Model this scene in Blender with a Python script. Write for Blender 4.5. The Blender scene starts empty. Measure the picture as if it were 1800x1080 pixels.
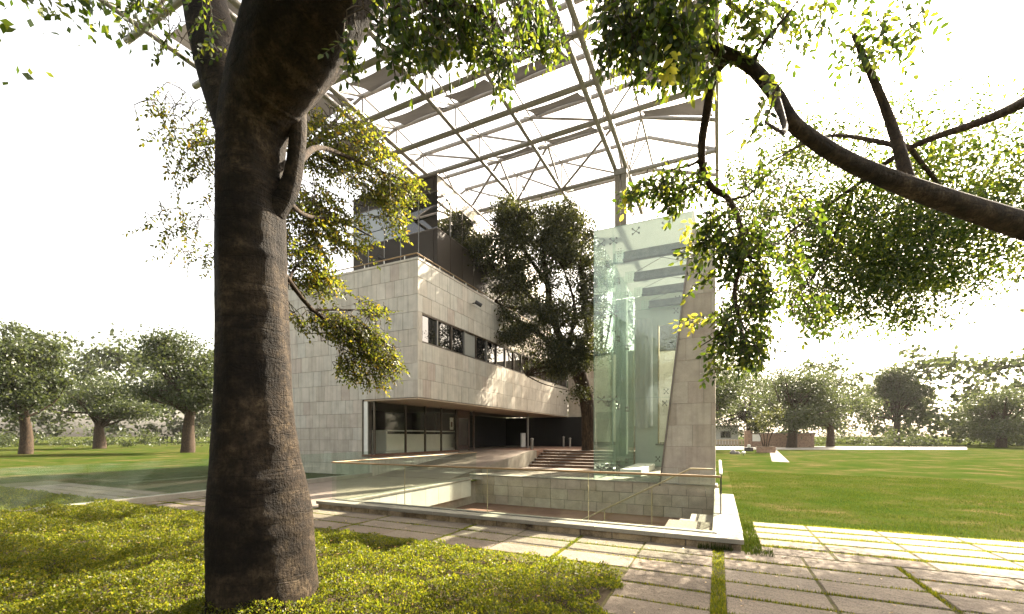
import bpy, bmesh, math, random
import numpy as np
from mathutils import Vector, Matrix

random.seed(7)
rng = np.random.default_rng(7)
C = bpy.context.scene.collection
scene = bpy.context.scene

# ------------------------------------------------------------------ camera
# world x runs along the stone front wall (to the right), y runs back along the long facade
F = 760.0 / 1800.0
YAW = math.radians(25.5)
CAMZ = 1.8
cam = bpy.data.cameras.new('camera')
cam.sensor_width = 36.0
cam.lens = 36.0 * F
cam.shift_y = (766 - 540) / 1800.0
cam.clip_start = 0.05
cam.clip_end = 3000
camo = bpy.data.objects.new('camera', cam)
camo.location = (0, 0, CAMZ)
camo.rotation_euler = (math.radians(90), 0, YAW)
C.objects.link(camo)
scene.camera = camo
CA, SA = math.cos(YAW), math.sin(YAW)

def at(u, v, t):
    """world point seen at photo pixel (u, v), t metres in front of the camera"""
    s = (u - 900) / 760.0
    return Vector(((-SA + CA * s) * t, (CA + SA * s) * t, CAMZ + (766 - v) / 760.0 * t))

def proj(p):
    """photo pixel and depth of world points (n, 3)"""
    p = np.asarray(p, float).reshape(-1, 3)
    X = p[:, 0] * CA + p[:, 1] * SA
    Y = -p[:, 0] * SA + p[:, 1] * CA
    Ys = np.where(Y > 0.05, Y, 0.05)
    return 900 + 760 * X / Ys, 766 - 760 * (p[:, 2] - CAMZ) / Ys, Y

# ------------------------------------------------------------------ sky, sun, exposure
SUN = Vector((0.40, 1.147, 1.0)).normalized()
EL = math.asin(SUN.z)
AZ = math.atan2(SUN.x, SUN.y)
world = bpy.data.worlds.new('World')
scene.world = world
world.use_nodes = True
wn = world.node_tree
wn.nodes.clear()
wo = wn.nodes.new('ShaderNodeOutputWorld')
bg = wn.nodes.new('ShaderNodeBackground')
sky = wn.nodes.new('ShaderNodeTexSky')
sky.sky_type = 'NISHITA'
sky.sun_disc = False
sky.sun_elevation = EL
sky.sun_rotation = AZ
sky.altitude = 200
sky.air_density = 1.2
sky.dust_density = 5.0
sky.ozone_density = 1.0
bg.inputs['Strength'].default_value = 0.118
hs_ = wn.nodes.new('ShaderNodeHueSaturation')
hs_.inputs['Saturation'].default_value = 0.45
wb = wn.nodes.new('ShaderNodeMix')
wb.data_type = 'RGBA'
wb.blend_type = 'MULTIPLY'
wb.inputs[0].default_value = 1.0
wb.inputs[7].default_value = (1.0, 0.905, 0.78, 1)
wn.links.new(sky.outputs[0], hs_.inputs['Color'])
wn.links.new(hs_.outputs[0], wb.inputs[6])
wn.links.new(wb.outputs[2], bg.inputs[0])
wn.links.new(bg.outputs[0], wo.inputs[0])
sd = bpy.data.lights.new('sun', 'SUN')
sd.energy = 4.7
sd.angle = math.radians(0.5)
sd.color = (1.0, 0.88, 0.70)
so = bpy.data.objects.new('sun', sd)
so.rotation_euler = SUN.to_track_quat('Z', 'Y').to_euler()
so.location = (0, 0, 60)
C.objects.link(so)
scene.view_settings.view_transform = 'Standard'
scene.view_settings.look = 'None'
scene.view_settings.gamma = 1.0
scene.view_settings.use_curve_mapping = False
scene.view_settings.exposure = 2.65
try:
    scene.cycles.max_bounces = 10
    scene.cycles.transparent_max_bounces = 24
    scene.cycles.sample_clamp_indirect = 6.0
    scene.cycles.caustics_reflective = False
    scene.cycles.caustics_refractive = False
except Exception:
    pass

# ------------------------------------------------------------------ materials
def newmat(name):
    m = bpy.data.materials.new(name)
    m.use_nodes = True
    nt = m.node_tree
    nt.nodes.clear()
    out = nt.nodes.new('ShaderNodeOutputMaterial')
    return m, nt, out

def N(nt, kind, **kw):
    n = nt.nodes.new(kind)
    for k, v in kw.items():
        if k in n.inputs:
            n.inputs[k].default_value = v
        else:
            setattr(n, k, v)
    return n

def ramp(nt, fac, stops):
    r = nt.nodes.new('ShaderNodeValToRGB')
    e = r.color_ramp.elements
    while len(e) < len(stops):
        e.new(0.5)
    for i, (p, c) in enumerate(stops):
        e[i].position = p
        e[i].color = (c[0], c[1], c[2], 1)
    nt.links.new(fac, r.inputs[0])
    return r.outputs[0]

def mixc(nt, fac, a, b, mode='MIX'):
    m = nt.nodes.new('ShaderNodeMix')
    m.data_type = 'RGBA'
    m.blend_type = mode
    for sock, val in ((m.inputs[0], fac), (m.inputs[6], a), (m.inputs[7], b)):
        if hasattr(val, 'is_linked') or hasattr(val, 'links'):
            nt.links.new(val, sock)
        elif isinstance(val, (int, float)):
            sock.default_value = val
        else:
            sock.default_value = (val[0], val[1], val[2], 1)
    return m.outputs[2]

def stone(name, stops, rough=0.75, scale=3.0, mottle=0.35, speck=0.0, bump=0.15, dirt=None, streak=0.0):
    """stone whose pieces differ (object random), with mottling, specks, a little relief"""
    m, nt, out = newmat(name)
    oi = N(nt, 'ShaderNodeObjectInfo')
    geo = N(nt, 'ShaderNodeNewGeometry')
    base = ramp(nt, oi.outputs['Random'], stops)
    n1 = N(nt, 'ShaderNodeTexNoise', Scale=scale, Detail=6.0, Roughness=0.6)
    nt.links.new(geo.outputs['Position'], n1.inputs['Vector'])
    v = ramp(nt, n1.outputs[0], [(0.25, (1 - mottle,) * 3), (0.75, (1 + mottle * 0.35,) * 3)])
    col = mixc(nt, 1.0, base, v, 'MULTIPLY')
    if speck > 0:
        n2 = N(nt, 'ShaderNodeTexNoise', Scale=70.0, Detail=2.0)
        nt.links.new(geo.outputs['Position'], n2.inputs['Vector'])
        sp = ramp(nt, n2.outputs[0], [(0.36, (1 - speck,) * 3), (0.5, (1, 1, 1))])
        col = mixc(nt, 1.0, col, sp, 'MULTIPLY')
    if streak > 0:
        mp = N(nt, 'ShaderNodeMapping')
        mp.inputs['Scale'].default_value = (4.0, 4.0, 0.22)
        nt.links.new(geo.outputs['Position'], mp.inputs['Vector'])
        n4 = N(nt, 'ShaderNodeTexNoise', Scale=1.6, Detail=5.0)
        nt.links.new(mp.outputs[0], n4.inputs['Vector'])
        sk = ramp(nt, n4.outputs[0], [(0.30, (1 - streak,) * 3), (0.52, (1, 1, 1))])
        col = mixc(nt, 1.0, col, sk, 'MULTIPLY')
    if dirt is not None:
        n3 = N(nt, 'ShaderNodeTexNoise', Scale=1.7, Detail=8.0, Roughness=0.7)
        nt.links.new(geo.outputs['Position'], n3.inputs['Vector'])
        f = ramp(nt, n3.outputs[0], [(0.46, (0, 0, 0)), (0.66, (1, 1, 1))])
        col = mixc(nt, f, col, dirt)
    b = N(nt, 'ShaderNodeBsdfPrincipled', Roughness=rough)
    b.inputs['Specular IOR Level'].default_value = 0.18 if rough > 0.5 else 0.5
    nt.links.new(col, b.inputs['Base Color'])
    nb = N(nt, 'ShaderNodeTexNoise', Scale=scale * 9, Detail=5.0)
    nt.links.new(geo.outputs['Position'], nb.inputs['Vector'])
    bp = N(nt, 'ShaderNodeBump', Strength=bump, Distance=0.02)
    nt.links.new(nb.outputs[0], bp.inputs['Height'])
    nt.links.new(bp.outputs[0], b.inputs['Normal'])
    nt.links.new(b.outputs[0], out.inputs[0])
    return m

def plain(name, col, rough=0.5, metal=0.0, var=0.12, scale=4.0, spec=0.5, bump=0.0):
    m, nt, out = newmat(name)
    geo = N(nt, 'ShaderNodeNewGeometry')
    n1 = N(nt, 'ShaderNodeTexNoise', Scale=scale, Detail=5.0)
    nt.links.new(geo.outputs['Position'], n1.inputs['Vector'])
    c = ramp(nt, n1.outputs[0], [(0.3, tuple(x * (1 - var) for x in col)), (0.7, tuple(min(1, x * (1 + var)) for x in col))])
    b = N(nt, 'ShaderNodeBsdfPrincipled', Roughness=rough, Metallic=metal)
    b.inputs['Specular IOR Level'].default_value = spec
    nt.links.new(c, b.inputs['Base Color'])
    if bump:
        n2 = N(nt, 'ShaderNodeTexNoise', Scale=scale * 8, Detail=4.0)
        nt.links.new(geo.outputs['Position'], n2.inputs['Vector'])
        bp = N(nt, 'ShaderNodeBump', Strength=bump, Distance=0.02)
        nt.links.new(n2.outputs[0], bp.inputs['Height'])
        nt.links.new(bp.outputs[0], b.inputs['Normal'])
    nt.links.new(b.outputs[0], out.inputs[0])
    return m

def glass(name, tint, ior=1.5, rough=0.0, boost=0.0, dust=0.0):
    m, nt, out = newmat(name)
    tr = N(nt, 'ShaderNodeBsdfTransparent')
    tr.inputs[0].default_value = (*tint, 1)
    gl = N(nt, 'ShaderNodeBsdfGlossy', Roughness=rough)
    gl.inputs[0].default_value = (0.95, 1.0, 0.97, 1)
    lw = N(nt, 'ShaderNodeLayerWeight', Blend=0.5)
    pw = N(nt, 'ShaderNodeMath', operation='POWER')
    pw.inputs[1].default_value = 5.0
    nt.links.new(lw.outputs['Facing'], pw.inputs[0])
    ad = N(nt, 'ShaderNodeMath', operation='MULTIPLY_ADD', use_clamp=True)
    f0 = ((ior - 1) / (ior + 1)) ** 2 + boost
    ad.inputs[1].default_value = 1 - f0
    ad.inputs[2].default_value = f0
    nt.links.new(pw.outputs[0], ad.inputs[0])
    mx = N(nt, 'ShaderNodeMixShader')
    nt.links.new(ad.outputs[0], mx.inputs[0])
    nt.links.new(tr.outputs[0], mx.inputs[1])
    nt.links.new(gl.outputs[0], mx.inputs[2])
    last = mx.outputs[0]
    if dust > 0:
        df = N(nt, 'ShaderNodeBsdfDiffuse')
        df.inputs[0].default_value = (0.58, 0.66, 0.59, 1)
        geo = N(nt, 'ShaderNodeNewGeometry')
        n1 = N(nt, 'ShaderNodeTexNoise', Scale=2.2, Detail=8.0, Roughness=0.7)
        nt.links.new(geo.outputs['Position'], n1.inputs['Vector'])
        f = ramp(nt, n1.outputs[0], [(0.3, (dust * 0.5,) * 3), (0.75, (dust * 1.6,) * 3)])
        m2 = N(nt, 'ShaderNodeMixShader')
        nt.links.new(f, m2.inputs[0])
        nt.links.new(last, m2.inputs[1])
        nt.links.new(df.outputs[0], m2.inputs[2])
        last = m2.outputs[0]
    nt.links.new(last, out.inputs[0])
    return m

def darkglass(name, col=(0.012, 0.012, 0.011), spec=0.9, rough=0.02, coat=0.0):
    m, nt, out = newmat(name)
    b = N(nt, 'ShaderNodeBsdfPrincipled', Roughness=rough)
    b.inputs['Base Color'].default_value = (*col, 1)
    b.inputs['Specular IOR Level'].default_value = spec
    b.inputs['Coat Weight'].default_value = coat
    nt.links.new(b.outputs[0], out.inputs[0])
    return m

def leafmat(name, stops, trans_stops, tw=0.5, gloss=0.35):
    m, nt, out = newmat(name)
    geo = N(nt, 'ShaderNodeNewGeometry')
    oi = N(nt, 'ShaderNodeObjectInfo')
    ad = N(nt, 'ShaderNodeMath', operation='ADD')
    nt.links.new(geo.outputs['Random Per Island'], ad.inputs[0])
    nt.links.new(oi.outputs['Random'], ad.inputs[1])
    fr = N(nt, 'ShaderNodeMath', operation='FRACT')
    nt.links.new(ad.outputs[0], fr.inputs[0])
    c = ramp(nt, fr.outputs[0], stops)
    t = ramp(nt, fr.outputs[0], trans_stops)
    b = N(nt, 'ShaderNodeBsdfPrincipled', Roughness=0.45)
    b.inputs['Specular IOR Level'].default_value = gloss
    nt.links.new(c, b.inputs['Base Color'])
    tl = N(nt, 'ShaderNodeBsdfTranslucent')
    nt.links.new(t, tl.inputs[0])
    mx = N(nt, 'ShaderNodeMixShader')
    mx.inputs[0].default_value = tw
    nt.links.new(b.outputs[0], mx.inputs[1])
    nt.links.new(tl.outputs[0], mx.inputs[2])
    nt.links.new(mx.outputs[0], out.inputs[0])
    return m

PANEL = [(0.0, (0.46, 0.415, 0.345)), (0.3, (0.52, 0.48, 0.405)), (0.6, (0.50, 0.475, 0.41)), (0.82, (0.54, 0.495, 0.42)), (1.0, (0.45, 0.385, 0.325))]
M = {}
M['panel'] = stone('limestone_cladding', PANEL, rough=0.6, scale=2.2, mottle=0.22, bump=0.06, streak=0.20)
M['joint'] = plain('joint_mortar', (0.13, 0.115, 0.095), 0.9)
M['block'] = stone('sandstone_block', [(0, (0.42, 0.365, 0.295)), (0.5, (0.47, 0.42, 0.345)), (0.8, (0.49, 0.445, 0.37)), (1, (0.43, 0.36, 0.295))], rough=0.8, scale=3.0, mottle=0.25, speck=0.15, bump=0.25, streak=0.15)
M['pitblock'] = stone('court_block', [(0, (0.41, 0.34, 0.25)), (0.5, (0.49, 0.43, 0.33)), (1, (0.45, 0.37, 0.29))], rough=0.8, scale=3.0, mottle=0.3, speck=0.2, bump=0.25)
M['coping'] = stone('pale_coping', [(0, (0.255, 0.23, 0.185)), (1, (0.30, 0.275, 0.225))], rough=0.65, scale=2.5, mottle=0.3, bump=0.12, speck=0.2)
M['beamclad'] = stone('white_cladding', [(0, (0.48, 0.46, 0.39)), (1, (0.55, 0.53, 0.45))], rough=0.6, scale=2.0, mottle=0.12, bump=0.05)
M['brick'] = stone('weathered_kerb_stone', [(0, (0.32, 0.23, 0.13)), (0.5, (0.42, 0.32, 0.19)), (1, (0.37, 0.28, 0.18))], rough=0.9, scale=6, mottle=0.5, speck=0.3, bump=0.5, dirt=(0.05, 0.035, 0.025))
M['slab'] = stone('granite_slab', [(0, (0.155, 0.125, 0.095)), (0.4, (0.20, 0.165, 0.125)), (0.75, (0.175, 0.14, 0.105)), (1, (0.215, 0.18, 0.14))], rough=0.85, scale=1.6, mottle=0.35, speck=0.55, bump=0.8)
M['plaza'] = stone('plaza_stone', [(0, (0.19, 0.155, 0.125)), (1, (0.23, 0.19, 0.155))], rough=0.6, scale=1.2, mottle=0.3, speck=0.1, bump=0.1)
M['redstone'] = stone('red_sandstone', [(0, (0.17, 0.095, 0.065)), (1, (0.21, 0.125, 0.085))], rough=0.7, scale=3, mottle=0.25, bump=0.15)
M['soffit'] = plain('soffit_plaster', (0.40, 0.31, 0.22), 0.8)
M['soil'] = stone('soil', [(0, (0.06, 0.045, 0.025)), (1, (0.07, 0.05, 0.03))], rough=1, scale=8, mottle=0.5, bump=0.5)
M['jointsoil'] = stone('mossy_soil', [(0, (0.07, 0.068, 0.025)), (1, (0.09, 0.08, 0.03))], rough=1, scale=8, mottle=0.5, bump=0.5)
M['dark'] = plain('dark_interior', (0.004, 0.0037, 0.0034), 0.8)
M['bronze'] = plain('bronze_frame', (0.075, 0.06, 0.045), 0.35, 0.6)
M['frame'] = plain('grey_frame', (0.22, 0.21, 0.19), 0.4, 0.5)
M['steel'] = plain('painted_steel', (0.27, 0.252, 0.238), 0.45, 0.0, 0.10)
M['column'] = plain('column_paint', (0.22, 0.20, 0.175), 0.6)
M['fin'] = plain('grey_steel_fin', (0.16, 0.14, 0.12), 0.4, 0.5)
M['rail'] = plain('brass_rail', (0.24, 0.16, 0.075), 0.5, 0.3)
M['railpale'] = plain('pale_brass', (0.36, 0.30, 0.17), 0.5, 0.2)
M['chrome'] = plain('stainless', (0.55, 0.55, 0.53), 0.25, 1.0)
M['black'] = plain('black_fitting', (0.02, 0.02, 0.022), 0.4)
M['metalpanel'] = stone('metal_panel', [(0, (0.030, 0.023, 0.017)), (1, (0.044, 0.035, 0.027))], rough=0.55, scale=2, mottle=0.1, bump=0.0)
M['palepanel'] = darkglass('pale_panel', (0.48, 0.45, 0.39), 1.0, 0.08, 1.0)
M['winglass'] = darkglass('window_glass', (0.010, 0.010, 0.010), 0.9, 0.015)
M['mirror'] = None
M['blind'] = darkglass('blind_behind_glass', (0.30, 0.30, 0.27), 0.7, 0.03)
M['curtainglass'] = darkglass('curtained_glass', (0.22, 0.25, 0.26), 1.0, 0.03)
M['clear'] = glass('clear_glass', (0.93, 0.968, 0.94), 1.45)
M['green'] = glass('green_glass', (0.905, 0.95, 0.922), 1.52, dust=0.03)
M['shopglass'] = glass('shop_glass', (0.90, 0.91, 0.88), 1.28)
M['roofglass'] = glass('roof_glass', (0.88, 0.97, 0.92), 1.4, dust=0.10)
m, nt, out = newmat('frosted_glass')
d = N(nt, 'ShaderNodeBsdfDiffuse'); d.inputs[0].default_value = (0.38, 0.40, 0.375, 1)
t = N(nt, 'ShaderNodeBsdfTranslucent'); t.inputs[0].default_value = (0.40, 0.415, 0.385, 1)
mx = N(nt, 'ShaderNodeMixShader'); mx.inputs[0].default_value = 0.6
nt.links.new(d.outputs[0], mx.inputs[1]); nt.links.new(t.outputs[0], mx.inputs[2])
tr = N(nt, 'ShaderNodeBsdfTransparent'); tr.inputs[0].default_value = (0.90, 0.97, 0.92, 1)
m2 = N(nt, 'ShaderNodeMixShader'); m2.inputs[0].default_value = 0.93
nt.links.new(tr.outputs[0], m2.inputs[1]); nt.links.new(mx.outputs[0], m2.inputs[2]); nt.links.new(m2.outputs[0], out.inputs[0])
M['frosted'] = m
M['edge'] = plain('glass_edge', (0.20, 0.30, 0.25), 0.2)
M['white'] = plain('white_paint', (0.72, 0.72, 0.66), 0.5, var=0.05)
M['plaster'] = plain('white_plaster', (0.62, 0.66, 0.58), 0.7, var=0.05, scale=1.5)
M['counter'] = plain('counter_laminate', (0.80, 0.79, 0.70), 0.4, var=0.04)
M['concrete'] = stone('concrete_beam', [(0, (0.20, 0.19, 0.17)), (1, (0.24, 0.22, 0.20))], rough=0.8, scale=4, mottle=0.3, bump=0.2)
M['brownmetal'] = plain('brown_door', (0.10, 0.062, 0.042), 0.5)
M['road'] = plain('pale_road', (0.26, 0.24, 0.20), 0.9)
M['farwall'] = plain('far_wall', (0.55, 0.54, 0.50), 0.8)
M['farbrick'] = plain('far_brick', (0.30, 0.20, 0.14), 0.9, var=0.3)
M['fence'] = plain('fence_paint', (0.40, 0.34, 0.26), 0.7)

def mirror_glass():
    m, nt, out = newmat('reflective_glazing')
    d = N(nt, 'ShaderNodeBsdfPrincipled', Roughness=0.02)
    d.inputs['Base Color'].default_value = (0.03, 0.03, 0.03, 1)
    g = N(nt, 'ShaderNodeBsdfGlossy', Roughness=0.02)
    g.inputs[0].default_value = (0.9, 0.88, 0.84, 1)
    mx = N(nt, 'ShaderNodeMixShader')
    mx.inputs[0].default_value = 0.72
    nt.links.new(d.outputs[0], mx.inputs[1])
    nt.links.new(g.outputs[0], mx.inputs[2])
    nt.links.new(mx.outputs[0], out.inputs[0])
    return m
M['mirror'] = mirror_glass()

def bark_mat(name, a, b, c, ring=0.0):
    m, nt, out = newmat(name)
    geo = N(nt, 'ShaderNodeNewGeometry')
    mp = N(nt, 'ShaderNodeMapping')
    mp.inputs['Scale'].default_value = (5.0, 5.0, 1.6) if ring == 0 else (2.6, 2.6, 3.0)
    nt.links.new(geo.outputs['Position'], mp.inputs['Vector'])
    n1 = N(nt, 'ShaderNodeTexNoise', Scale=2.6, Detail=9.0, Roughness=0.65)
    nt.links.new(mp.outputs[0], n1.inputs['Vector'])
    col = ramp(nt, n1.outputs[0], [(0.30, a), (0.50, b), (0.70, c)])
    n3 = N(nt, 'ShaderNodeTexNoise', Scale=45.0, Detail=3.0)
    nt.links.new(geo.outputs['Position'], n3.inputs['Vector'])
    sp = ramp(nt, n3.outputs[0], [(0.33, (0.35, 0.35, 0.35)), (0.48, (1, 1, 1))])
    col = mixc(nt, 0.8, col, sp, 'MULTIPLY')
    hgt = None
    if ring:
        mp2 = N(nt, 'ShaderNodeMapping')
        mp2.inputs['Scale'].default_value = (0.9, 0.9, 9.0)
        nt.links.new(geo.outputs['Position'], mp2.inputs['Vector'])
        n4 = N(nt, 'ShaderNodeTexNoise', Scale=1.3, Detail=3.0, Distortion=0.6)
        nt.links.new(mp2.outputs[0], n4.inputs['Vector'])
        hgt = ramp(nt, n4.outputs[0], [(0.36, (1, 1, 1)), (0.40, (0.25, 0.25, 0.25)), (0.43, (1, 1, 1))])
        col = mixc(nt, 0.65, col, hgt, 'MULTIPLY')
        n5 = N(nt, 'ShaderNodeTexNoise', Scale=1.1, Detail=6.0)
        nt.links.new(geo.outputs['Position'], n5.inputs['Vector'])
        pt = ramp(nt, n5.outputs[0], [(0.40, (0.22, 0.20, 0.18)), (0.58, (1.2, 1.17, 1.1))])
        col = mixc(nt, 0.8, col, pt, 'MULTIPLY')
    p = N(nt, 'ShaderNodeBsdfPrincipled', Roughness=0.85)
    p.inputs['Specular IOR Level'].default_value = 0.2
    nt.links.new(col, p.inputs['Base Color'])
    n2 = N(nt, 'ShaderNodeTexNoise', Scale=9.0, Detail=9.0, Roughness=0.7)
    nt.links.new(mp.outputs[0], n2.inputs['Vector'])
    bp = N(nt, 'ShaderNodeBump', Strength=0.9, Distance=0.04)
    if hgt is not None:
        g = N(nt, 'ShaderNodeTexNoise', Scale=30.0, Detail=4.0)
        mp3 = N(nt, 'ShaderNodeMapping')
        mp3.inputs['Scale'].default_value = (1.6, 1.6, 0.35)
        nt.links.new(geo.outputs['Position'], mp3.inputs['Vector'])
        nt.links.new(mp3.outputs[0], g.inputs['Vector'])
        hh_ = mixc(nt, 0.5, n2.outputs[0], hgt, 'MULTIPLY')
        hh_ = mixc(nt, 0.35, hh_, g.outputs[0])
        nt.links.new(hh_, bp.inputs['Height'])
        gr = ramp(nt, g.outputs[0], [(0.35, (0.7, 0.7, 0.7)), (0.6, (1.15, 1.12, 1.08))])
        col = mixc(nt, 0.7, col, gr, 'MULTIPLY')
        nt.links.new(col, p.inputs['Base Color'])
    else:
        nt.links.new(n2.outputs[0], bp.inputs['Height'])
    nt.links.new(bp.outputs[0], p.inputs['Normal'])
    nt.links.new(p.outputs[0], out.inputs[0])
    return m
M['bark'] = bark_mat('smooth_bark', (0.008, 0.0055, 0.0035), (0.021, 0.0145, 0.009), (0.068, 0.051, 0.033), 1.0)
M['barkdark'] = bark_mat('rough_bark', (0.016, 0.011, 0.007), (0.042, 0.028, 0.017), (0.09, 0.06, 0.036))
M['twig'] = plain('twig_bark', (0.06, 0.045, 0.03), 0.9, var=0.4, scale=20)

OLIVE = [(0.0, (0.024, 0.036, 0.007)), (0.35, (0.042, 0.056, 0.009)), (0.7, (0.07, 0.078, 0.012)), (0.9, (0.11, 0.10, 0.014)), (1.0, (0.22, 0.145, 0.015))]
OLIVET = [(0.0, (0.085, 0.115, 0.009)), (0.5, (0.17, 0.19, 0.013)), (0.85, (0.29, 0.275, 0.02)), (1.0, (0.45, 0.29, 0.022))]
GREEN = [(0.0, (0.012, 0.025, 0.006)), (0.5, (0.024, 0.046, 0.010)), (1.0, (0.05, 0.075, 0.014))]
GREENT = [(0.0, (0.045, 0.085, 0.008)), (0.6, (0.12, 0.18, 0.012)), (1.0, (0.38, 0.40, 0.035))]
M['leaf_olive'] = leafmat('leaf_olive', OLIVE, OLIVET, 0.5)
M['leaf_green'] = leafmat('leaf_green', GREEN, GREENT, 0.42)
M['leaf_yellow'] = leafmat('leaf_yellow', [(0, (0.22, 0.22, 0.03)), (1, (0.30, 0.28, 0.04))], [(0, (0.55, 0.55, 0.05)), (1, (0.7, 0.62, 0.07))], 0.6)
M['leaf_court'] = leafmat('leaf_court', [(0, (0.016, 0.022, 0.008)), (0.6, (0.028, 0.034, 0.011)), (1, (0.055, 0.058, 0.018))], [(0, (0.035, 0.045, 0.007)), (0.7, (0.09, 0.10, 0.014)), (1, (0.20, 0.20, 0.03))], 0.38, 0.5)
M['leaf_far'] = leafmat('leaf_far', [(0, (0.020, 0.030, 0.012)), (1, (0.042, 0.055, 0.021))], [(0, (0.045, 0.065, 0.016)), (1, (0.11, 0.13, 0.032))], 0.4)
M['leaf_cover'] = leafmat('leaf_cover', [(0, (0.035, 0.046, 0.006)), (0.5, (0.06, 0.07, 0.008)), (0.85, (0.10, 0.10, 0.011)), (1, (0.17, 0.11, 0.015))], [(0, (0.10, 0.14, 0.007)), (0.6, (0.22, 0.25, 0.011)), (1, (0.40, 0.37, 0.024))], 0.5, 0.3)
M['blade'] = leafmat('grass_blade', [(0, (0.014, 0.028, 0.005)), (0.7, (0.026, 0.042, 0.007)), (1, (0.07, 0.058, 0.02))], [(0, (0.028, 0.055, 0.005)), (1, (0.08, 0.095, 0.012))], 0.45, 0.05)
M['deadleaf'] = leafmat('dead_leaf', [(0, (0.25, 0.13, 0.04)), (0.5, (0.36, 0.24, 0.10)), (1, (0.5, 0.42, 0.25))], [(0, (0.3, 0.15, 0.03)), (1, (0.5, 0.3, 0.08))], 0.3, 0.2)

def lawn_mat():
    m, nt, out = newmat('lawn_grass')
    geo = N(nt, 'ShaderNodeNewGeometry')
    n1 = N(nt, 'ShaderNodeTexNoise', Scale=0.45, Detail=8.0, Roughness=0.7)
    nt.links.new(geo.outputs['Position'], n1.inputs['Vector'])
    c = ramp(nt, n1.outputs[0], [(0.30, (0.018, 0.034, 0.006)), (0.45, (0.028, 0.045, 0.008)), (0.55, (0.045, 0.050, 0.014)), (0.64, (0.085, 0.068, 0.032))])
    n2 = N(nt, 'ShaderNodeTexNoise', Scale=30.0, Detail=4.0)
    nt.links.new(geo.outputs['Position'], n2.inputs['Vector'])
    v = ramp(nt, n2.outputs[0], [(0.3, (0.6, 0.6, 0.6)), (0.7, (1.2, 1.2, 1.1))])
    c = mixc(nt, 1.0, c, v, 'MULTIPLY')
    b = N(nt, 'ShaderNodeBsdfPrincipled', Roughness=1.0)
    b.inputs['Specular IOR Level'].default_value = 0.0
    nt.links.new(c, b.inputs['Base Color'])
    bp = N(nt, 'ShaderNodeBump', Strength=0.7, Distance=0.05)
    nt.links.new(n2.outputs[0], bp.inputs['Height'])
    nt.links.new(bp.outputs[0], b.inputs['Normal'])
    nt.links.new(b.outputs[0], out.inputs[0])
    return m
M['lawn'] = lawn_mat()

def fabric_mat():
    m, nt, out = newmat('shade_fabric')
    oi = N(nt, 'ShaderNodeObjectInfo')
    c = ramp(nt, oi.outputs['Random'], [(0, (0.085, 0.077, 0.069)), (1, (0.14, 0.13, 0.118))])
    geo = N(nt, 'ShaderNodeNewGeometry')
    n1 = N(nt, 'ShaderNodeTexNoise', Scale=1.1, Detail=6.0)
    nt.links.new(geo.outputs['Position'], n1.inputs['Vector'])
    v = ramp(nt, n1.outputs[0], [(0.3, (0.82, 0.82, 0.82)), (0.7, (1.1, 1.1, 1.1))])
    c = mixc(nt, 1.0, c, v, 'MULTIPLY')
    d = N(nt, 'ShaderNodeBsdfDiffuse')
    t = N(nt, 'ShaderNodeBsdfTranslucent')
    nt.links.new(c, d.inputs[0])
    nt.links.new(c, t.inputs[0])
    mx = N(nt, 'ShaderNodeMixShader')
    mx.inputs[0].default_value = 0.22
    nt.links.new(d.outputs[0], mx.inputs[1])
    nt.links.new(t.outputs[0], mx.inputs[2])
    nt.links.new(mx.outputs[0], out.inputs[0])
    return m
M['fabric'] = fabric_mat()
m, nt, out = newmat('sheer_cloth')
d = N(nt, 'ShaderNodeBsdfDiffuse'); d.inputs[0].default_value = (0.75, 0.76, 0.72, 1)
t = N(nt, 'ShaderNodeBsdfTranslucent'); t.inputs[0].default_value = (0.75, 0.76, 0.70, 1)
mx = N(nt, 'ShaderNodeMixShader'); mx.inputs[0].default_value = 0.5
nt.links.new(d.outputs[0], mx.inputs[1]); nt.links.new(t.outputs[0], mx.inputs[2]); nt.links.new(mx.outputs[0], out.inputs[0])
M['sheer'] = m

# ------------------------------------------------------------------ building helpers
WL = {}

def tag(o, label=None, cat=None, group=None, kind=None):
    if label: o['label'] = label
    if cat: o['category'] = cat
    if group: o['group'] = group
    if kind: o['kind'] = kind
    return o

def put(name, mesh, loc, parent=None):
    o = bpy.data.objects.new(name, mesh)
    C.objects.link(o)
    loc = Vector(loc)
    WL[o.name] = loc
    if parent is not None:
        o.parent = parent
        o.location = loc - WL[parent.name]
    else:
        o.location = loc
    return o

def thing(name, loc, label, cat, group=None):
    return tag(put(name, None, loc), label, cat, group)

_boxes = {}
def boxmesh(dx, dy, dz, mat, bev):
    key = (round(dx, 4), round(dy, 4), round(dz, 4), mat.name, bev)
    if key in _boxes:
        return _boxes[key]
    bm = bmesh.new()
    bmesh.ops.create_cube(bm, size=1)
    bmesh.ops.scale(bm, vec=(dx, dy, dz), verts=bm.verts)
    if bev > 0:
        bmesh.ops.bevel(bm, geom=bm.edges[:], offset=min(bev, 0.3 * min(dx, dy, dz)), segments=1, affect='EDGES')
    me = bpy.data.meshes.new('box')
    bm.to_mesh(me)
    bm.free()
    me.materials.append(mat)
    _boxes[key] = me
    return me

def box(name, x0, x1, y0, y1, z0, z1, mat, parent=None, bev=0.004):
    return put(name, boxmesh(x1 - x0, y1 - y0, z1 - z0, M[mat], bev), ((x0 + x1) / 2, (y0 + y1) / 2, (z0 + z1) / 2), parent)

_tubes = {}
def tubemesh(mat, n):
    if (mat, n) in _tubes:
        return _tubes[(mat, n)]
    bm = bmesh.new()
    bmesh.ops.create_cone(bm, cap_ends=True, segments=n, radius1=1, radius2=1, depth=1)
    for f in bm.faces:
        f.smooth = len(f.verts) == 4
    me = bpy.data.meshes.new('tube')
    bm.to_mesh(me)
    bm.free()
    me.materials.append(M[mat])
    _tubes[(mat, n)] = me
    return me

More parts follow.
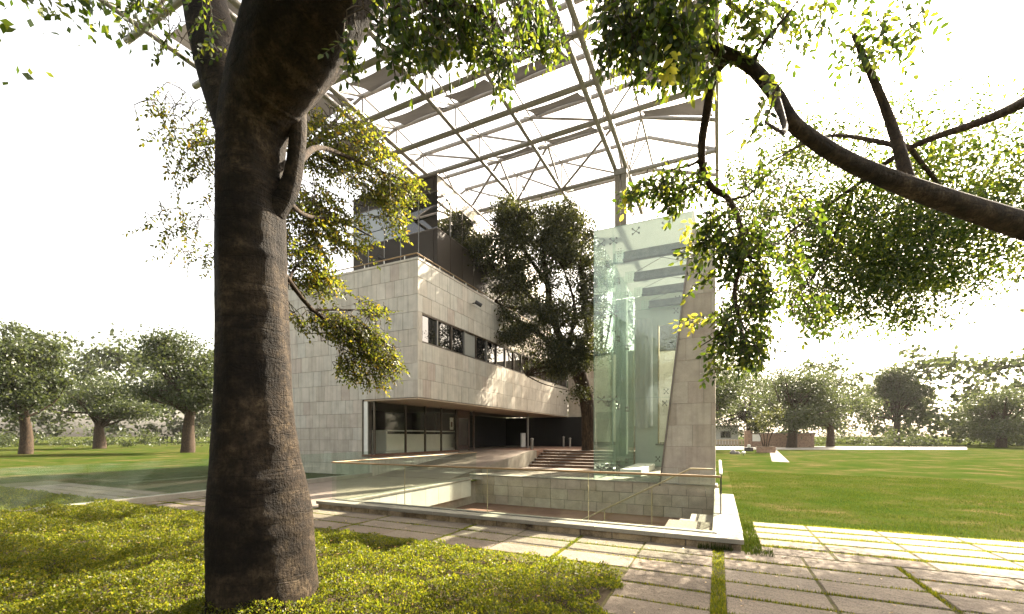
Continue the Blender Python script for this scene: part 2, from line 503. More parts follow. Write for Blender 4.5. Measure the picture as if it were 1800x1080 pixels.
def tube(name, p0, p1, r, mat, parent=None, n=10):
    p0, p1 = Vector(p0), Vector(p1)
    d = p1 - p0
    o = put(name, tubemesh(mat, n), (p0 + p1) / 2, parent)
    o.rotation_mode = 'QUATERNION'
    o.rotation_quaternion = d.to_track_quat('Z', 'Y')
    o.scale = (r, r, d.length)
    return o

def meshobj(name, verts, faces, mat, loc=(0, 0, 0), parent=None, smooth=False):
    me = bpy.data.meshes.new(name)
    loc = Vector(loc)
    me.from_pydata([tuple(Vector(v) - loc) for v in verts], [], faces)
    me.materials.append(M[mat])
    if smooth:
        me.polygons.foreach_set('use_smooth', [True] * len(me.polygons))
    me.update()
    return put(name, me, loc, parent)

def prism(name, poly, axis, a0, a1, mat, parent=None):
    """extrude a polygon; axis 'y': poly in (x, z); axis 'x': poly in (y, z); axis 'z': poly in (x, y)"""
    n = len(poly)
    def P(q, a):
        return (q[0], a, q[1]) if axis == 'y' else ((a, q[0], q[1]) if axis == 'x' else (q[0], q[1], a))
    vs = [P(q, a0) for q in poly] + [P(q, a1) for q in poly]
    fs = [tuple(range(n)), tuple(range(2 * n - 1, n - 1, -1))] + [(i, (i + 1) % n, n + (i + 1) % n, n + i) for i in range(n)]
    c = sum((Vector(v) for v in vs), Vector()) / (2 * n)
    o = meshobj(name, vs, fs, mat, c, parent)
    bm = bmesh.new(); bm.from_mesh(o.data)
    bmesh.ops.recalc_face_normals(bm, faces=bm.faces[:])
    bm.to_mesh(o.data); bm.free()
    return o

def npmesh(name, V, Fc, mat, loc, parent=None, smooth=False, quads=True):
    """fast mesh from numpy arrays: V (n,3) world, Fc (m,k)"""
    loc = np.array(loc, float)
    me = bpy.data.meshes.new(name)
    k = Fc.shape[1]
    me.vertices.add(len(V))
    me.vertices.foreach_set('co', (V - loc).astype(np.float32).ravel())
    me.loops.add(Fc.size)
    me.loops.foreach_set('vertex_index', Fc.astype(np.int32).ravel())
    me.polygons.add(len(Fc))
    me.polygons.foreach_set('loop_start', np.arange(0, Fc.size, k, dtype=np.int32))
    me.polygons.foreach_set('loop_total', np.full(len(Fc), k, dtype=np.int32))
    if smooth:
        me.polygons.foreach_set('use_smooth', np.ones(len(Fc), dtype=bool))
    me.materials.append(M[mat])
    me.update(calc_edges=True)
    return put(name, me, loc, parent)

def spline(pts, n):
    """Catmull-Rom through rows of pts (with radius as last column)"""
    P = np.array(pts, float)
    P = np.vstack([2 * P[0] - P[1], P, 2 * P[-1] - P[-2]])
    out = []
    for i in range(1, len(P) - 2):
        for t in np.linspace(0, 1, n, endpoint=False):
            a, b, c, d = P[i - 1], P[i], P[i + 1], P[i + 2]
            out.append(0.5 * (2 * b + (c - a) * t + (2 * a - 5 * b + 4 * c - d) * t * t + (3 * b - a - 3 * c + d) * t ** 3))
    out.append(P[-2])
    return np.array(out)

def limb_arrays(pts, n=6, sides=10, lump=0.0, ringamp=0.0, seed=0):
    R = spline(pts, n)
    r2 = np.random.default_rng(seed)
    ph = r2.uniform(0, 6.28, 8)
    V = []
    ref = np.array([0.31, 0.95, 0.05])
    m = len(R)
    for i in range(m):
        T = R[min(i + 1, m - 1), :3] - R[max(i - 1, 0), :3]
        T /= np.linalg.norm(T) + 1e-9
        a = np.cross(T, ref if abs(T @ ref) < 0.95 else np.array([1.0, 0, 0])); a /= np.linalg.norm(a)
        b = np.cross(T, a)
        th = np.arange(sides) / sides * 2 * math.pi
        L = i / max(1, m - 1)
        rr = R[i, 3] * (1 + lump * (0.5 * np.sin(2 * th + ph[0] + 5 * L) + 0.35 * np.sin(3 * th + ph[1] - 9 * L) + 0.3 * np.sin(5 * th + ph[2] + 17 * L) + 0.2 * np.sin(9 * th + ph[3] + 31 * L)))
        if ringamp:
            s = 0.0
            for k in range(4):
                s += max(0.0, math.sin(m * L * (0.29 + 0.13 * k) + ph[4 + k])) ** 8
            rr = rr * (1 + ringamp * s * (0.6 + 0.4 * np.sin(th * 2 + ph[k])))
        V.append(R[i, :3] + rr[:, None] * (np.cos(th)[:, None] * a + np.sin(th)[:, None] * b))
    V = np.array(V).reshape(-1, 3)
    i0 = np.arange(m - 1)[:, None] * sides
    j = np.arange(sides)[None, :]
    j2 = (j + 1) % sides
    Fc = np.stack([i0 + j, i0 + j2, i0 + sides + j2, i0 + sides + j], -1).reshape(-1, 4)
    return V, Fc

BR = {}
def limb(name, pts, mat, parent=None, **kw):
    V, Fc = limb_arrays(pts, **kw)
    if parent is not None:
        BR.setdefault(parent.name, []).append(spline(pts, 8))
    return npmesh(name, V, Fc, mat, V.mean(0), parent, smooth=True)

def limbs(name, lists, mat, parent=None, **kw):
    Vs, Fs, k = [], [], 0
    for i, pts in enumerate(lists):
        V, Fc = limb_arrays(pts, seed=i, **kw)
        Vs.append(V); Fs.append(Fc + k); k += len(V)
    V = np.vstack(Vs)
    return npmesh(name, V, np.vstack(Fs), mat, V.mean(0), parent, smooth=True)

LEAF6 = np.array([[0, 0, 0], [0.30, 0.235, 0.07], [0.68, 0.20, 0.06], [1, 0, -0.04], [0.68, -0.20, 0.06], [0.30, -0.235, 0.07]])
LEAF6F = np.array([[0, 1, 2, 3], [0, 3, 4, 5]])
LEAF4 = np.array([[0, 0, 0], [0.5, 0.30, 0.05], [1, 0, 0], [0.5, -0.30, 0.05]])
LEAF4F = np.array([[0, 1, 2, 3]])

def norm(a):
    return a / (np.linalg.norm(a, axis=-1, keepdims=True) + 1e-9)

def leaf_arrays(pos, d, nrm, ln, six=True):
    d = norm(d)
    s = norm(np.cross(nrm, d))
    n = np.cross(d, s)
    T, Fc = (LEAF6, LEAF6F) if six else (LEAF4, LEAF4F)
    V = pos[:, None, :] + ln[:, None, None] * (T[None, :, 0:1] * d[:, None, :] + T[None, :, 1:2] * s[:, None, :] + T[None, :, 2:3] * n[:, None, :])
    k = len(T)
    Fa = (np.arange(len(pos))[:, None, None] * k + Fc[None]).reshape(-1, 4)
    return V.reshape(-1, 3), Fa

_leafmesh = {}
def leafmesh(mat):
    if mat not in _leafmesh:
        me = bpy.data.meshes.new('leaf')
        me.from_pydata([tuple(v) for v in LEAF6], [], [tuple(f) for f in LEAF6F])
        me.materials.append(M[mat])
        _leafmesh[mat] = me
    return _leafmesh[mat]

def leaves_on(tree, pos, d, nrm, ln, mat, singles=0, name='foliage', six=True):
    """leaves of one tree: those that show largest in the photo as leaf parts, the rest as one mass"""
    u, v, Y = proj(pos)
    px = np.where((Y > 0.3) & (u > 437) & (u < 1360) & (v > 0) & (v < 1080), ln * 760 / np.maximum(Y, 0.3), 0)
    order = np.argsort(-px)
    pick = order[:singles]
    pick = pick[px[pick] > 7]
    mask = np.ones(len(pos), bool)
    mask[pick] = False
    dn = norm(d)
    s = norm(np.cross(nrm, dn))
    n = np.cross(dn, s)
    base = np.array(WL[tree.name])
    me = leafmesh(mat)
    for i in pick:
        o = bpy.data.objects.new('leaf', me)
        C.objects.link(o)
        o.parent = tree
        mt = Matrix(((dn[i, 0] * ln[i], s[i, 0] * ln[i], n[i, 0] * ln[i], pos[i, 0] - base[0]),
                     (dn[i, 1] * ln[i], s[i, 1] * ln[i], n[i, 1] * ln[i], pos[i, 1] - base[1]),
                     (dn[i, 2] * ln[i], s[i, 2] * ln[i], n[i, 2] * ln[i], pos[i, 2] - base[2]), (0, 0, 0, 1)))
        o.matrix_basis = mt
    if mask.any():
        V, Fa = leaf_arrays(pos[mask], d[mask], nrm[mask], ln[mask], six)
        o = npmesh(name, V, Fa, mat, base, tree)
        o['kind'] = 'stuff'

def fronds(clusters, r):
    """compound leaves hung through the given clumps: returns leaf arrays and twig polylines.
    cluster: (centre, (rx, ry, rz), count, mean direction, leaf length, leaflets)"""
    P, D, Nn, L, tw = [], [], [], [], []
    for c, rad, cnt, md, ll, nl in clusters:
        cnt = int(cnt * (1.9 if ll < 0.0635 else 1.15 if c[0] > -1.6 else 1.0)) + 1
        c = np.array(c); rad = np.array(rad); md = np.array(md, float)
        for _ in range(cnt):
            q = r.normal(size=3); q = q / np.linalg.norm(q) * r.uniform(0.15, 1) ** 0.6
            p = c + q * rad
            d = md + r.normal(size=3) * 0.45
            d /= np.linalg.norm(d)
            k = max(4, int(nl * r.uniform(0.6, 1.2)))
            step = ll * r.uniform(0.42, 0.58)
            p0 = p - d * step * k * 0.5
            side = np.cross(d, r.normal(size=3)); side /= np.linalg.norm(side)
            up = np.cross(side, d)
            pts = []
            for i in range(k):
                f = i / k
                dd = d + np.array([0, 0, -0.5]) * f
                dd /= np.linalg.norm(dd)
                p0 = p0 + dd * step
                pts.append(p0)
                sg = 1 if i % 2 else -1
                if i == k - 1:
                    ld = dd
                else:
                    ld = side * sg * 0.9 + dd * 0.55 + np.array([0, 0, -0.25]) + r.normal(size=3) * 0.22
                P.append(p0 + r.normal(size=3) * 0.002)
                D.append(ld)
                Nn.append(up + r.normal(size=3) * 0.5)
                L.append(ll * r.uniform(0.7, 1.15) * (0.75 if i == 0 else 1))
            tw.append((pts[0] - d * step * 1.5, pts[len(pts) // 2], pts[-1]))
    return np.array(P), np.array(D), np.array(Nn), np.array(L), tw

def twig_mesh(tree, tw, r0, mat='twig'):
    lists = [[(*a, r0), (*b, r0 * 0.8), (*c, r0 * 0.4)] for a, b, c in tw]
    # every spray hangs from the nearest bough, by way of the sprays already hung
    S = np.vstack(BR[tree.name])[:, :3]
    A = np.array([t[0] for t in tw])
    dd = np.array([np.min(np.linalg.norm(S - a, axis=1)) for a in A])
    for i in np.argsort(dd):
        a = A[i]
        k = np.argmin(np.linalg.norm(S - a, axis=1))
        b = S[k]
        L = np.linalg.norm(a - b)
        if L > 0.03:
            mid = (a + b) / 2 + np.array([0.06 * math.sin(i), 0.06 * math.cos(i * 2.1), 0.10]) * min(L, 1.0)
            lists.append([(*b, r0 * 1.7), (*mid, r0 * 1.35), (*a, r0)])
            S = np.vstack([S, mid[None], a[None], np.array(tw[i][1])[None]])
    limbs('twig', lists, mat, tree, n=3, sides=4)['kind'] = 'stuff'

def crown_leaves(lobes, n_clump, per, size, r, spread=0.55, shell=0.5):
    """clumped leaves through ellipsoid lobes: (centre, radii, weight)"""
    w = np.array([l[2] for l in lobes], float); w /= w.sum()
    P = []
    cents = []
    for i, (c, rad, _) in enumerate(lobes):
        k = max(1, int(n_clump * w[i]))
        q = r.normal(size=(k, 3)); q /= np.linalg.norm(q, axis=1, keepdims=True)
        q *= (r.uniform(shell ** 3, 1, (k, 1))) ** (1 / 3.0)
        cents.append(np.array(c) + q * np.array(rad))
    cents = np.vstack(cents)
    for c in cents:
        s = spread * r.uniform(0.5, 1.3)
        k = int(per * r.uniform(0.5, 1.4))
        q = r.normal(size=(k, 3)) * s * np.array([1, 1, 0.6])
        P.append(c + q)
    P = np.vstack(P)
    D = r.normal(size=P.shape) + np.array([0, 0, -0.5])
    Nn = r.normal(size=P.shape) + np.array([0, 0, 0.9])
    L = size * r.uniform(0.6, 1.25, len(P))
    return P, D, Nn, L, cents

class Pieces:
    """pieces of one thing: the 300 largest in the photo become parts, the rest one joined part"""
    def __init__(self): self.l = []
    def add(self, x0, x1, y0, y1, z0, z1): self.l.append((x0, x1, y0, y1, z0, z1))
    def build(self, name, mat, parent, bev=0.004, limit=300):
        A = np.array(self.l)
        ctr = np.stack([(A[:, 0] + A[:, 1]) / 2, (A[:, 2] + A[:, 3]) / 2, (A[:, 4] + A[:, 5]) / 2], 1)
        u, v, Y = proj(ctr)
        size = np.prod(np.sort(np.stack([A[:, 1] - A[:, 0], A[:, 3] - A[:, 2], A[:, 5] - A[:, 4]], 1), 1)[:, 1:], 1)
        sc = np.where((Y > 0.2) & (u > 430) & (u < 1370) & (v > -20) & (v < 1100), size / np.maximum(Y, 0.2) ** 2, size * 1e-6)
        order = np.argsort(-sc)
        for i in order[:limit]:
            a = A[i]
            box(name, *a, mat, parent, bev)
        rest = order[limit:]
        if len(rest):
            bm = bmesh.new()
            for i in rest:
                a = A[i]
                mt = Matrix.Translation(ctr[i]) @ Matrix.Diagonal((a[1] - a[0], a[3] - a[2], a[5] - a[4], 1))
                bmesh.ops.create_cube(bm, size=1, matrix=mt)
            me = bpy.data.meshes.new(name + '_field')
            base = WL[parent.name]
            bmesh.ops.translate(bm, vec=-base, verts=bm.verts)
            bm.to_mesh(me); bm.free()
            me.materials.append(M[mat])
            o = put(name + '_field', me, base, parent)
            o['kind'] = 'stuff'

def sheet(name, x0, x1, y0, y1, z, mat, kind='structure'):
    o = meshobj(name, [(x0, y0, z), (x1, y0, z), (x1, y1, z), (x0, y1, z)], [(0, 1, 2, 3)], mat, ((x0 + x1) / 2, (y0 + y1) / 2, z))
    o['kind'] = kind
    return o

# ================================================================== GROUND
# one ground sheet with the sunken court cut out
PX0, PX1, PY0, PY1 = -8.75, -0.10, 8.1, 15.45     # court opening
def ground_ring():
    B = 900
    xs = [-B, PX0, PX1, B]
    ys = [-B, PY0, PY1, B]
    vs = [(x, y, 0) for y in ys for x in xs]
    fs = [(j * 4 + i, j * 4 + i + 1, (j + 1) * 4 + i + 1, (j + 1) * 4 + i) for j in range(3) for i in range(3) if not (i == 1 and j == 1)]
    o = meshobj('lawn', vs, fs, 'lawn')
    tag(o, 'sunlit lawn with dry patches beyond the stone path', None, None, 'structure')
ground_ring()
sheet('plaza', -13.9, -9.05, 7.6, 24.0, 0.004, 'plaza')
sheet('plaza', -9.05, -0.1, 16.05, 24.0, 0.006, 'plaza')
sheet('planting_soil', -24, -1.12, -3, 5.62, 0.006, 'soil')
sheet('path_bed', -24, 6.6, 5.62, 7.62, 0.004, 'jointsoil')
sheet('path_bed', -1.12, 6.6, -3, 5.62, 0.004, 'jointsoil')
sheet('path_bed', 0.42, 6.6, 7.62, 10.25, 0.004, 'jointsoil')
# far road along the fence
fr0, fr1 = at(1258, 790, 57), at(1480, 790, 57)
def strip(name, pts, z, mat):
    o = meshobj(name, [(p[0], p[1], z) for p in pts], [(0, 1, 2, 3)], mat, (0, 0, 0))
    o['kind'] = 'structure'
    return o
gp = lambda u, t: at(u, 766, t)
strip('road', [gp(960, 55), gp(1700, 55), gp(1700, 72), gp(960, 72)], 0.012, 'road')
strip('garden_path', [gp(1357, 30), gp(1388, 29), gp(1366, 52), gp(1352, 53)], 0.012, 'slab')

# paving slabs: 1.1 m by 0.54 m, grass in the joints
pave = tag(put('pavement', None, (-1, 6, 0)), 'rough granite slab path with grass growing in its joints', None, None, 'structure')
pv = Pieces()
joints = []
rows = [7.57 - 0.54 * i for i in range(0, 14)]
for ri, yt in enumerate(rows):
    y1, y0 = yt - 0.03, yt - 0.53
    for k in range(-20, 6):
        xa, xb = k * 1.1, (k + 1) * 1.1
        if y0 < 5.6 and xb < -1.0:
            continue
        ga = 0.075 if k % 2 == 0 else 0.012
        gb = 0.075 if (k + 1) % 2 == 0 else 0.012
        if k % 2 == 0 and k != 0: ga = 0.03
        if (k + 1) % 2 == 0 and k + 1 != 0: gb = 0.03
        dz = random.uniform(-0.006, 0.006)
        pv.add(xa + ga, xb - gb, y0 + random.uniform(-0.008, 0.008), y1 + random.uniform(-0.008, 0.008), -0.04, 0.014 + dz)
    if yt > 5.5:
        joints.append((-16, 6.6, yt - 0.54 - 0.03, yt - 0.54 + 0.012))
    else:
        joints.append((-1.1, 6.6, yt - 0.54 - 0.03, yt - 0.54 + 0.012))
for i in range(5):
    yt = 7.57 + 0.54 * (i + 1)
    for k in range(0, 6):
        xa = 0.46 + k * 1.1
        pv.add(xa, xa + 1.07, yt - 0.51, yt - 0.06, -0.04, 0.014 + random.uniform(-0.005, 0.005))
    joints.append((0.40, 6.6, yt - 0.07, yt + 0.03))
pv.build('paving_slab', 'slab', pave, 0.012)

def blades(name, rects, dens, h, label, mat='blade', lean=0.5, loc=(0, 0, 0), lim=None):
    P = []
    for x0, x1, y0, y1 in rects:
        n = int((x1 - x0) * (y1 - y0) * dens)
        if n <= 0: continue
        q = np.stack([rng.uniform(x0, x1, n), rng.uniform(y0, y1, n), np.zeros(n)], 1)
        P.append(q)
    P = np.vstack(P)
    if lim is not None: P = P[lim(P)]
    f = np.sin(P[:, 0] * 3.1 + 1.3 * np.sin(P[:, 1] * 2.3)) * np.sin(P[:, 1] * 4.7 + P[:, 0]) * 0.5 + 0.5
    keep = rng.uniform(0, 1, len(P)) < 0.35 + 0.65 * f
    P = P[keep]; f = f[keep]
    n = len(P)
    hh = h * rng.uniform(0.4, 1.3, n) * (0.6 + 0.6 * f)
    th = rng.uniform(0, 6.283, n)
    wd = 0.004 + 0.003 * rng.uniform(0, 1, n)
    a = np.stack([np.cos(th), np.sin(th), np.zeros(n)], 1)
    ln = np.stack([np.cos(th + 1.57), np.sin(th + 1.57), np.zeros(n)], 1) * (lean * hh * rng.uniform(-1, 1, n))[:, None]
    top = P + ln + np.array([0, 0, 1]) * hh[:, None]
    V = np.stack([P - a * wd[:, None], P + a * wd[:, None], top], 1).reshape(-1, 3)
    Fa = np.arange(n * 3).reshape(-1, 3)
    o = npmesh(name, V, Fa, mat, loc)
    tag(o, label, 'grass', None, 'stuff')
    return o
vis = lambda P: (lambda pr: (pr[0] > -60) & (pr[0] < 1860) & (pr[1] < 1150) & (pr[2] > 0.5))(proj(P))
cross = [(k * 1.1 - (0.075 if k == 0 else 0.03), k * 1.1 + (0.075 if k == 0 else 0.03), 5.62 if k < 0 else 0.5, 7.57) for k in range(-14, 6, 2)]
blades('joint_grass', joints + cross, 8000, 0.036, 'short grass growing in the joints of the slab path', 'leaf_cover', lim=vis)
blades('lawn_grass', [(0.42, 9, 10.25, 24)], 900, 0.045, 'short turf blades on the lawn right of the stone tower', lim=vis)
blades('weed_tuft', [(0.36, 0.75, 7.35, 7.75), (0.36, 0.62, 7.8, 10.2), (-0.3, 0.2, 7.42, 7.6)], 5000, 0.10, 'taller grass tufts against the kerb corner')

# ================================================================== SUNKEN COURT
court = thing('sunken_court', (-4.4, 11.7, 0), 'stone lined sunken court behind the glass balustrade, with pale kerb around it', 'sunken court')
# front kerb: coping stones over weathered base stones
xs = np.arange(-8.96, 0.36, 1.165)
xs = [-8.96 + 1.165 * i for i in range(9)]
for i in range(8):
    a, b = xs[i], xs[i + 1] if i < 7 else 0.36
    box('coping_stone', a + 0.0015, b - 0.0015, 7.545, 8.06, 0.115, 0.19, 'coping', court, 0.006)
x = -8.93
while x < 0.3:
    w = random.uniform(0.5, 0.66)
    b = min(x + w, 0.33)
    if 0.33 - b < 0.15: b = 0.33
    box('kerb_stone', x + 0.007, b - 0.007, 7.575 + random.uniform(-0.008, 0.008), 7.95, -0.03, 0.114, 'brick', court, 0.012)
    x = b
box('kerb_core', -8.93, 0.32, 7.60, 8.05, -2.0, 0.098, 'joint', court, 0)
# right kerb
y = 8.062
for i, yy in enumerate([9.85, 11.0, 12.15, 13.2]):
    box('coping_stone', -0.09, 0.37, y + 0.0015, yy - 0.0015, 0.105, 0.19 + (0.012 if i else 0), 'coping', court, 0.006)
    y = yy
box('side_kerb', -0.08, 0.35, 8.06, 13.19, -2.0, 0.104, 'block', court, 0)
box('side_wall', -0.10, 0.02, 8.06, 15.44, -2.0, 0.10, 'block', court, 0)
# left: white clad upstand and dark recess below
box('left_wall', -9.3, -9.02, 8.06, 15.45, -2.0, -0.03, 'pitblock', court, 0)
for i in range(9):
    a = 8.07 + i * 0.72
    box('cladding_slab', -9.02, -8.72, a + 0.002, a + 0.718, -0.56, 0.06, 'beamclad', court, 0.004)
box('coping_stone', -9.04, -8.70, 8.07, 14.55, 0.061, 0.12, 'coping', court, 0.006)
# rear wall of squared blocks
box('rear_wall', -9.3, 0.0, 15.46, 16.0, -2.0, 0.16, 'joint', court, 0)
rw = Pieces()
zz = [0.165, -0.13, -0.62, -1.10, -1.60, -2.0]
zz = [0.165, -0.20, -0.60, -1.0, -1.4, -1.8]
for r in range(5):
    x = -9.3 + (0.0 if r % 2 else 0.35)
    px = -9.3
    while px < 0:
        nx = min(px + random.uniform(0.52, 0.68), 0.0)
        if -nx < 0.2: nx = 0.0
        rw.add(px + 0.006, nx - 0.006, 15.43 + random.uniform(-0.008, 0.004), 15.47, zz[r + 1] + 0.006, zz[r] - 0.006)
        px = nx
rw.build('wall_block', 'pitblock', court, 0.004)
for i in range(8):
    a = -9.3 + i * 1.16
    box('coping_stone', a + 0.0015, a + 1.158, 15.40, 16.04, 0.166, 0.205, 'coping', court, 0.005)
box('court_floor', -9.3, 0.0, 12.6, 15.43, -1.1, -0.95, 'redstone', court, 0)
box('court_floor', -9.3, 0.0, 8.05, 12.6, -2.05, -1.9, 'redstone', court, 0)
box('landing_slab', -0.95, -0.10, 8.07, 9.75, -0.12, 0.02, 'slab', court, 0.006)  # darker stone colour stands in for shade on the landing
# stair in the court, going down towards the left, with its sloping rail
for i in range(11):
    box('stair_step', -0.65 - 0.29 * (i + 1), -0.65 - 0.29 * i + 0.02, 11.05, 12.58, -0.155 * (i + 1) - 0.46, -0.155 * (i + 1) - 0.3, 'plaza', court, 0.006)
box('stair_landing', -0.65, -0.10, 9.76, 12.58, -0.46, -0.3, 'plaza', court, 0.006)  # stair and landing take a darker stone colour in place of shade
sr = thing('stair_rail', (-1.5, 12.2, 0), 'thin brass handrail sloping down the stair inside the sunken court', 'handrail')
tube('handrail', (-0.12, 12.15, 0.94), (-0.65, 12.15, 0.94), 0.022, 'railpale', sr)
tube('handrail', (-0.65, 12.15, 0.94), (-4.0, 12.15, -0.88), 0.022, 'railpale', sr)
for px, l in ((-1.62, 1.0), (-2.9, 1.05), (-3.9, 1.05)):
    zr = 0.94 + (px + 0.65) * 1.82 / 3.35
    tube('post', (px, 12.15, zr - l), (px, 12.15, zr), 0.016, 'railpale', sr)

# ================================================================== GLASS BALUSTRADES
bl = thing('glass_balustrade', (-4.4, 7.87, 0.19), 'long frameless glass balustrade with brass handrail along the front kerb', 'balustrade', 'glass balustrades')
gx = [-8.66, -6.90, -4.80, -2.42, -0.04]
gx = [-8.62, -6.47, -4.32, -2.18, -0.04]
for i in range(4):
    box('glass_panel', gx[i] + 0.004, gx[i + 1] - 0.004, 7.863, 7.877, 0.192, 1.105, 'clear', bl, 0)
    if i:
        box('joint_strip', gx[i] - 0.0038, gx[i] + 0.0038, 7.862, 7.878, 0.192, 1.10, 'railpale', bl, 0)
box('base_channel', -8.64, -0.02, 7.845, 7.858, 0.191, 0.206, 'frame', bl, 0)
box('base_channel', -8.64, -0.02, 7.882, 7.895, 0.191, 0.206, 'frame', bl, 0)
box('handrail', -8.72, 0.04, 7.835, 7.905, 1.106, 1.142, 'rail', bl, 0.008)
bl2 = thing('glass_balustrade', (-8.62, 11.5, 0.12), 'glass balustrade running back along the white clad left edge of the court', 'balustrade', 'glass balustrades')
for i in range(3):
    a = 7.92 + i * 2.4
    box('glass_panel', -8.827, -8.813, a + 0.004, a + 2.396, 0.122, 1.105, 'clear', bl2, 0)
box('handrail', -8.85, -8.79, 7.91, 15.15, 1.106, 1.138, 'rail', bl2, 0.008)
bl3 = thing('glass_balustrade', (0.05, 12, 0.2), 'short glass balustrade on the right kerb, seen end on with white cap', 'balustrade', 'glass balustrades')
for i in range(2):
    a = 9.9 + i * 2.5
    box('glass_panel', 0.043, 0.057, a + 0.004, a + 2.496, 0.203, 1.0, 'clear', bl3, 0)
box('end_post', 0.035, 0.065, 9.87, 9.895, 0.203, 1.0, 'black', bl3, 0.002)
box('handrail', 0.02, 0.08, 9.85, 14.95, 1.001, 1.035, 'white', bl3, 0.008)
bl4 = thing('glass_balustrade', (-14.0, 10, 0), 'tall bluish glass balustrade on the low white plinth left of the plaza', 'balustrade', 'glass balustrades')
for i in range(4):
    a = 1.92 + i * 3.18
    box('glass_panel', -14.007, -13.993, a + 0.004, a + 3.176, 0.152, 1.10, 'green', bl4, 0)
box('plinth', -14.15, -13.85, 1.8, 14.66, -0.05, 0.15, 'coping', bl4, 0.008)

# ================================================================== BUILDING
bld = thing('office_building', (-16, 24, 0), 'cream limestone clad office building with ribbon windows and overhanging upper storeys', 'building')
ZB, ZT = 3.42, 9.22
X1, Y0b, YE = -11.4, 14.7, 34.8
# cores behind the cladding
box('wall', -24.0, X1 - 0.06, Y0b + 0.06, YE, 7.05, 9.2, 'joint', bld, 0)
box('wall', -24.0, X1 - 0.06, Y0b + 0.06, YE, 3.40, 5.78, 'joint', bld, 0)
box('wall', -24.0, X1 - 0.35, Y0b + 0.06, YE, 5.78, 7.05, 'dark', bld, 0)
box('wall', X1 - 0.35, X1 - 0.06, Y0b + 0.06, 15.02, 5.78, 7.05, 'joint', bld, 0)
box('wall', -24.0, -14.5, Y0b + 0.06, 15.3, -0.1, 3.40, 'joint', bld, 0)
box('wall', -24.0, -23.6, 15.3, YE, -0.1, 3.40, 'joint', bld, 0)
box('soffit', -14.4, X1 - 0.02, Y0b + 0.02, YE, 3.345, 3.40, 'soffit', bld, 0.003)
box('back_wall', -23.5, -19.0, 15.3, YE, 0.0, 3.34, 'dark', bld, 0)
panels = Pieces()
# left (front) face
def course(x0, x1, z0, z1, w, off):
    x = x1 - off
    right = x1
    while right > x0:
        left = max(x, x0)
        if left - x0 < 0.15: left = x0
        panels.add(left + 0.005, right - 0.005, Y0b + random.uniform(-0.004, 0.003), Y0b + 0.055, z0 + 0.005, z1 - 0.005)
        right = left
        x -= w * random.uniform(0.92, 1.08)
h8 = (ZT - ZB) / 8
for r in range(8):
    course(-24.0, X1, ZB + r * h8, ZB + (r + 1) * h8, 0.52, 0.25 + 0.26 * (r % 2))
lows = [3.42, 2.79, 2.16, 1.60, 1.07, 0.52, 0.0]
for r in range(6):
    course(-24.0, -14.46, lows[r + 1], lows[r], 0.48, 0.12 + 0.24 * (r % 2))
# long facade
def fcourse(z0, z1, w, off, y0=Y0b, y1=YE):
    y = y0
    nxt = y0 + off
    while y < y1 - 0.01:
        e = min(nxt, y1)
        if y1 - e < 0.2: e = y1
        panels.add(X1 - 0.055, X1 + random.uniform(-0.003, 0.004), y + 0.005, e - 0.005, z0 + 0.005, z1 - 0.005)
        y = e
        nxt = e + w * random.uniform(0.9, 1.1)
for r in range(3):
    fcourse(3.42 + r * 0.787, 3.42 + (r + 1) * 0.787, 0.62, 0.35 + 0.3 * (r % 2))
for r in range(3):
    fcourse(7.05 + r * 0.7233, 7.05 + (r + 1) * 0.7233, 0.62, 0.35 + 0.3 * (r % 2))
panels.add(X1 - 0.055, X1, Y0b + 0.06, 15.0, 5.785, 7.045)
panels.build('stone_panel', 'panel', bld, 0.005)
# copings
for i in range(10):
    box('parapet_coping', X1 - 0.4, X1 + 0.02, 14.72 + i * 2.008, 14.72 + (i + 1) * 2.008 - 0.004, 9.223, 9.32, 'panel', bld, 0.006)
for i in range(6):
    box('parapet_coping', X1 - 0.405 - (i + 1) * 2.03, X1 - 0.405 - i * 2.03 - 0.004, 14.68, 15.06, 9.223, 9.32, 'panel', bld, 0.006)
box('parapet_coping', X1 - 0.4, X1 + 0.02, 14.68, 14.716, 9.223, 9.32, 'panel', bld, 0.004)
# parapet rail
tube('parapet_rail', (X1 - 0.25, 14.95, 9.62), (X1 - 0.25, 34.6, 9.62), 0.028, 'rail', bld)
tube('parapet_rail', (X1 - 0.25, 14.95, 9.62), (-23.6, 14.95, 9.62), 0.028, 'rail', bld)
for i in range(17):
    tube('rail_post', (X1 - 0.25, 15.5 + 1.15 * i, 9.3), (X1 - 0.25, 15.5 + 1.15 * i, 9.6), 0.02, 'white', bld, 6)
for i in range(10):
    tube('rail_post', (X1 - 0.9 - 1.15 * i, 14.95, 9.3), (X1 - 0.9 - 1.15 * i, 14.95, 9.6), 0.02, 'white', bld, 6)
# ribbon window: 17 lights
yy = 15.02
step = (34.6 - 15.02) / 17
box('window_frame', X1 - 0.16, X1 - 0.03, 15.005, 34.65, 5.785, 5.85, 'bronze', bld, 0.004)
box('window_frame', X1 - 0.16, X1 - 0.03, 15.005, 34.65, 6.99, 7.045, 'bronze', bld, 0.004)
for i in range(18):
    a = yy + step * i
    box('mullion', X1 - 0.15, X1 - 0.025, a - 0.035, a + 0.035, 5.852, 6.988, 'frame' if i % 2 else 'bronze', bld, 0.004)
    if i < 17:
        box('window_pane', X1 - 0.12, X1 - 0.10, a + 0.037, a + step - 0.037, 5.852, 6.988, 'blind' if i == 3 else 'winglass', bld, 0)
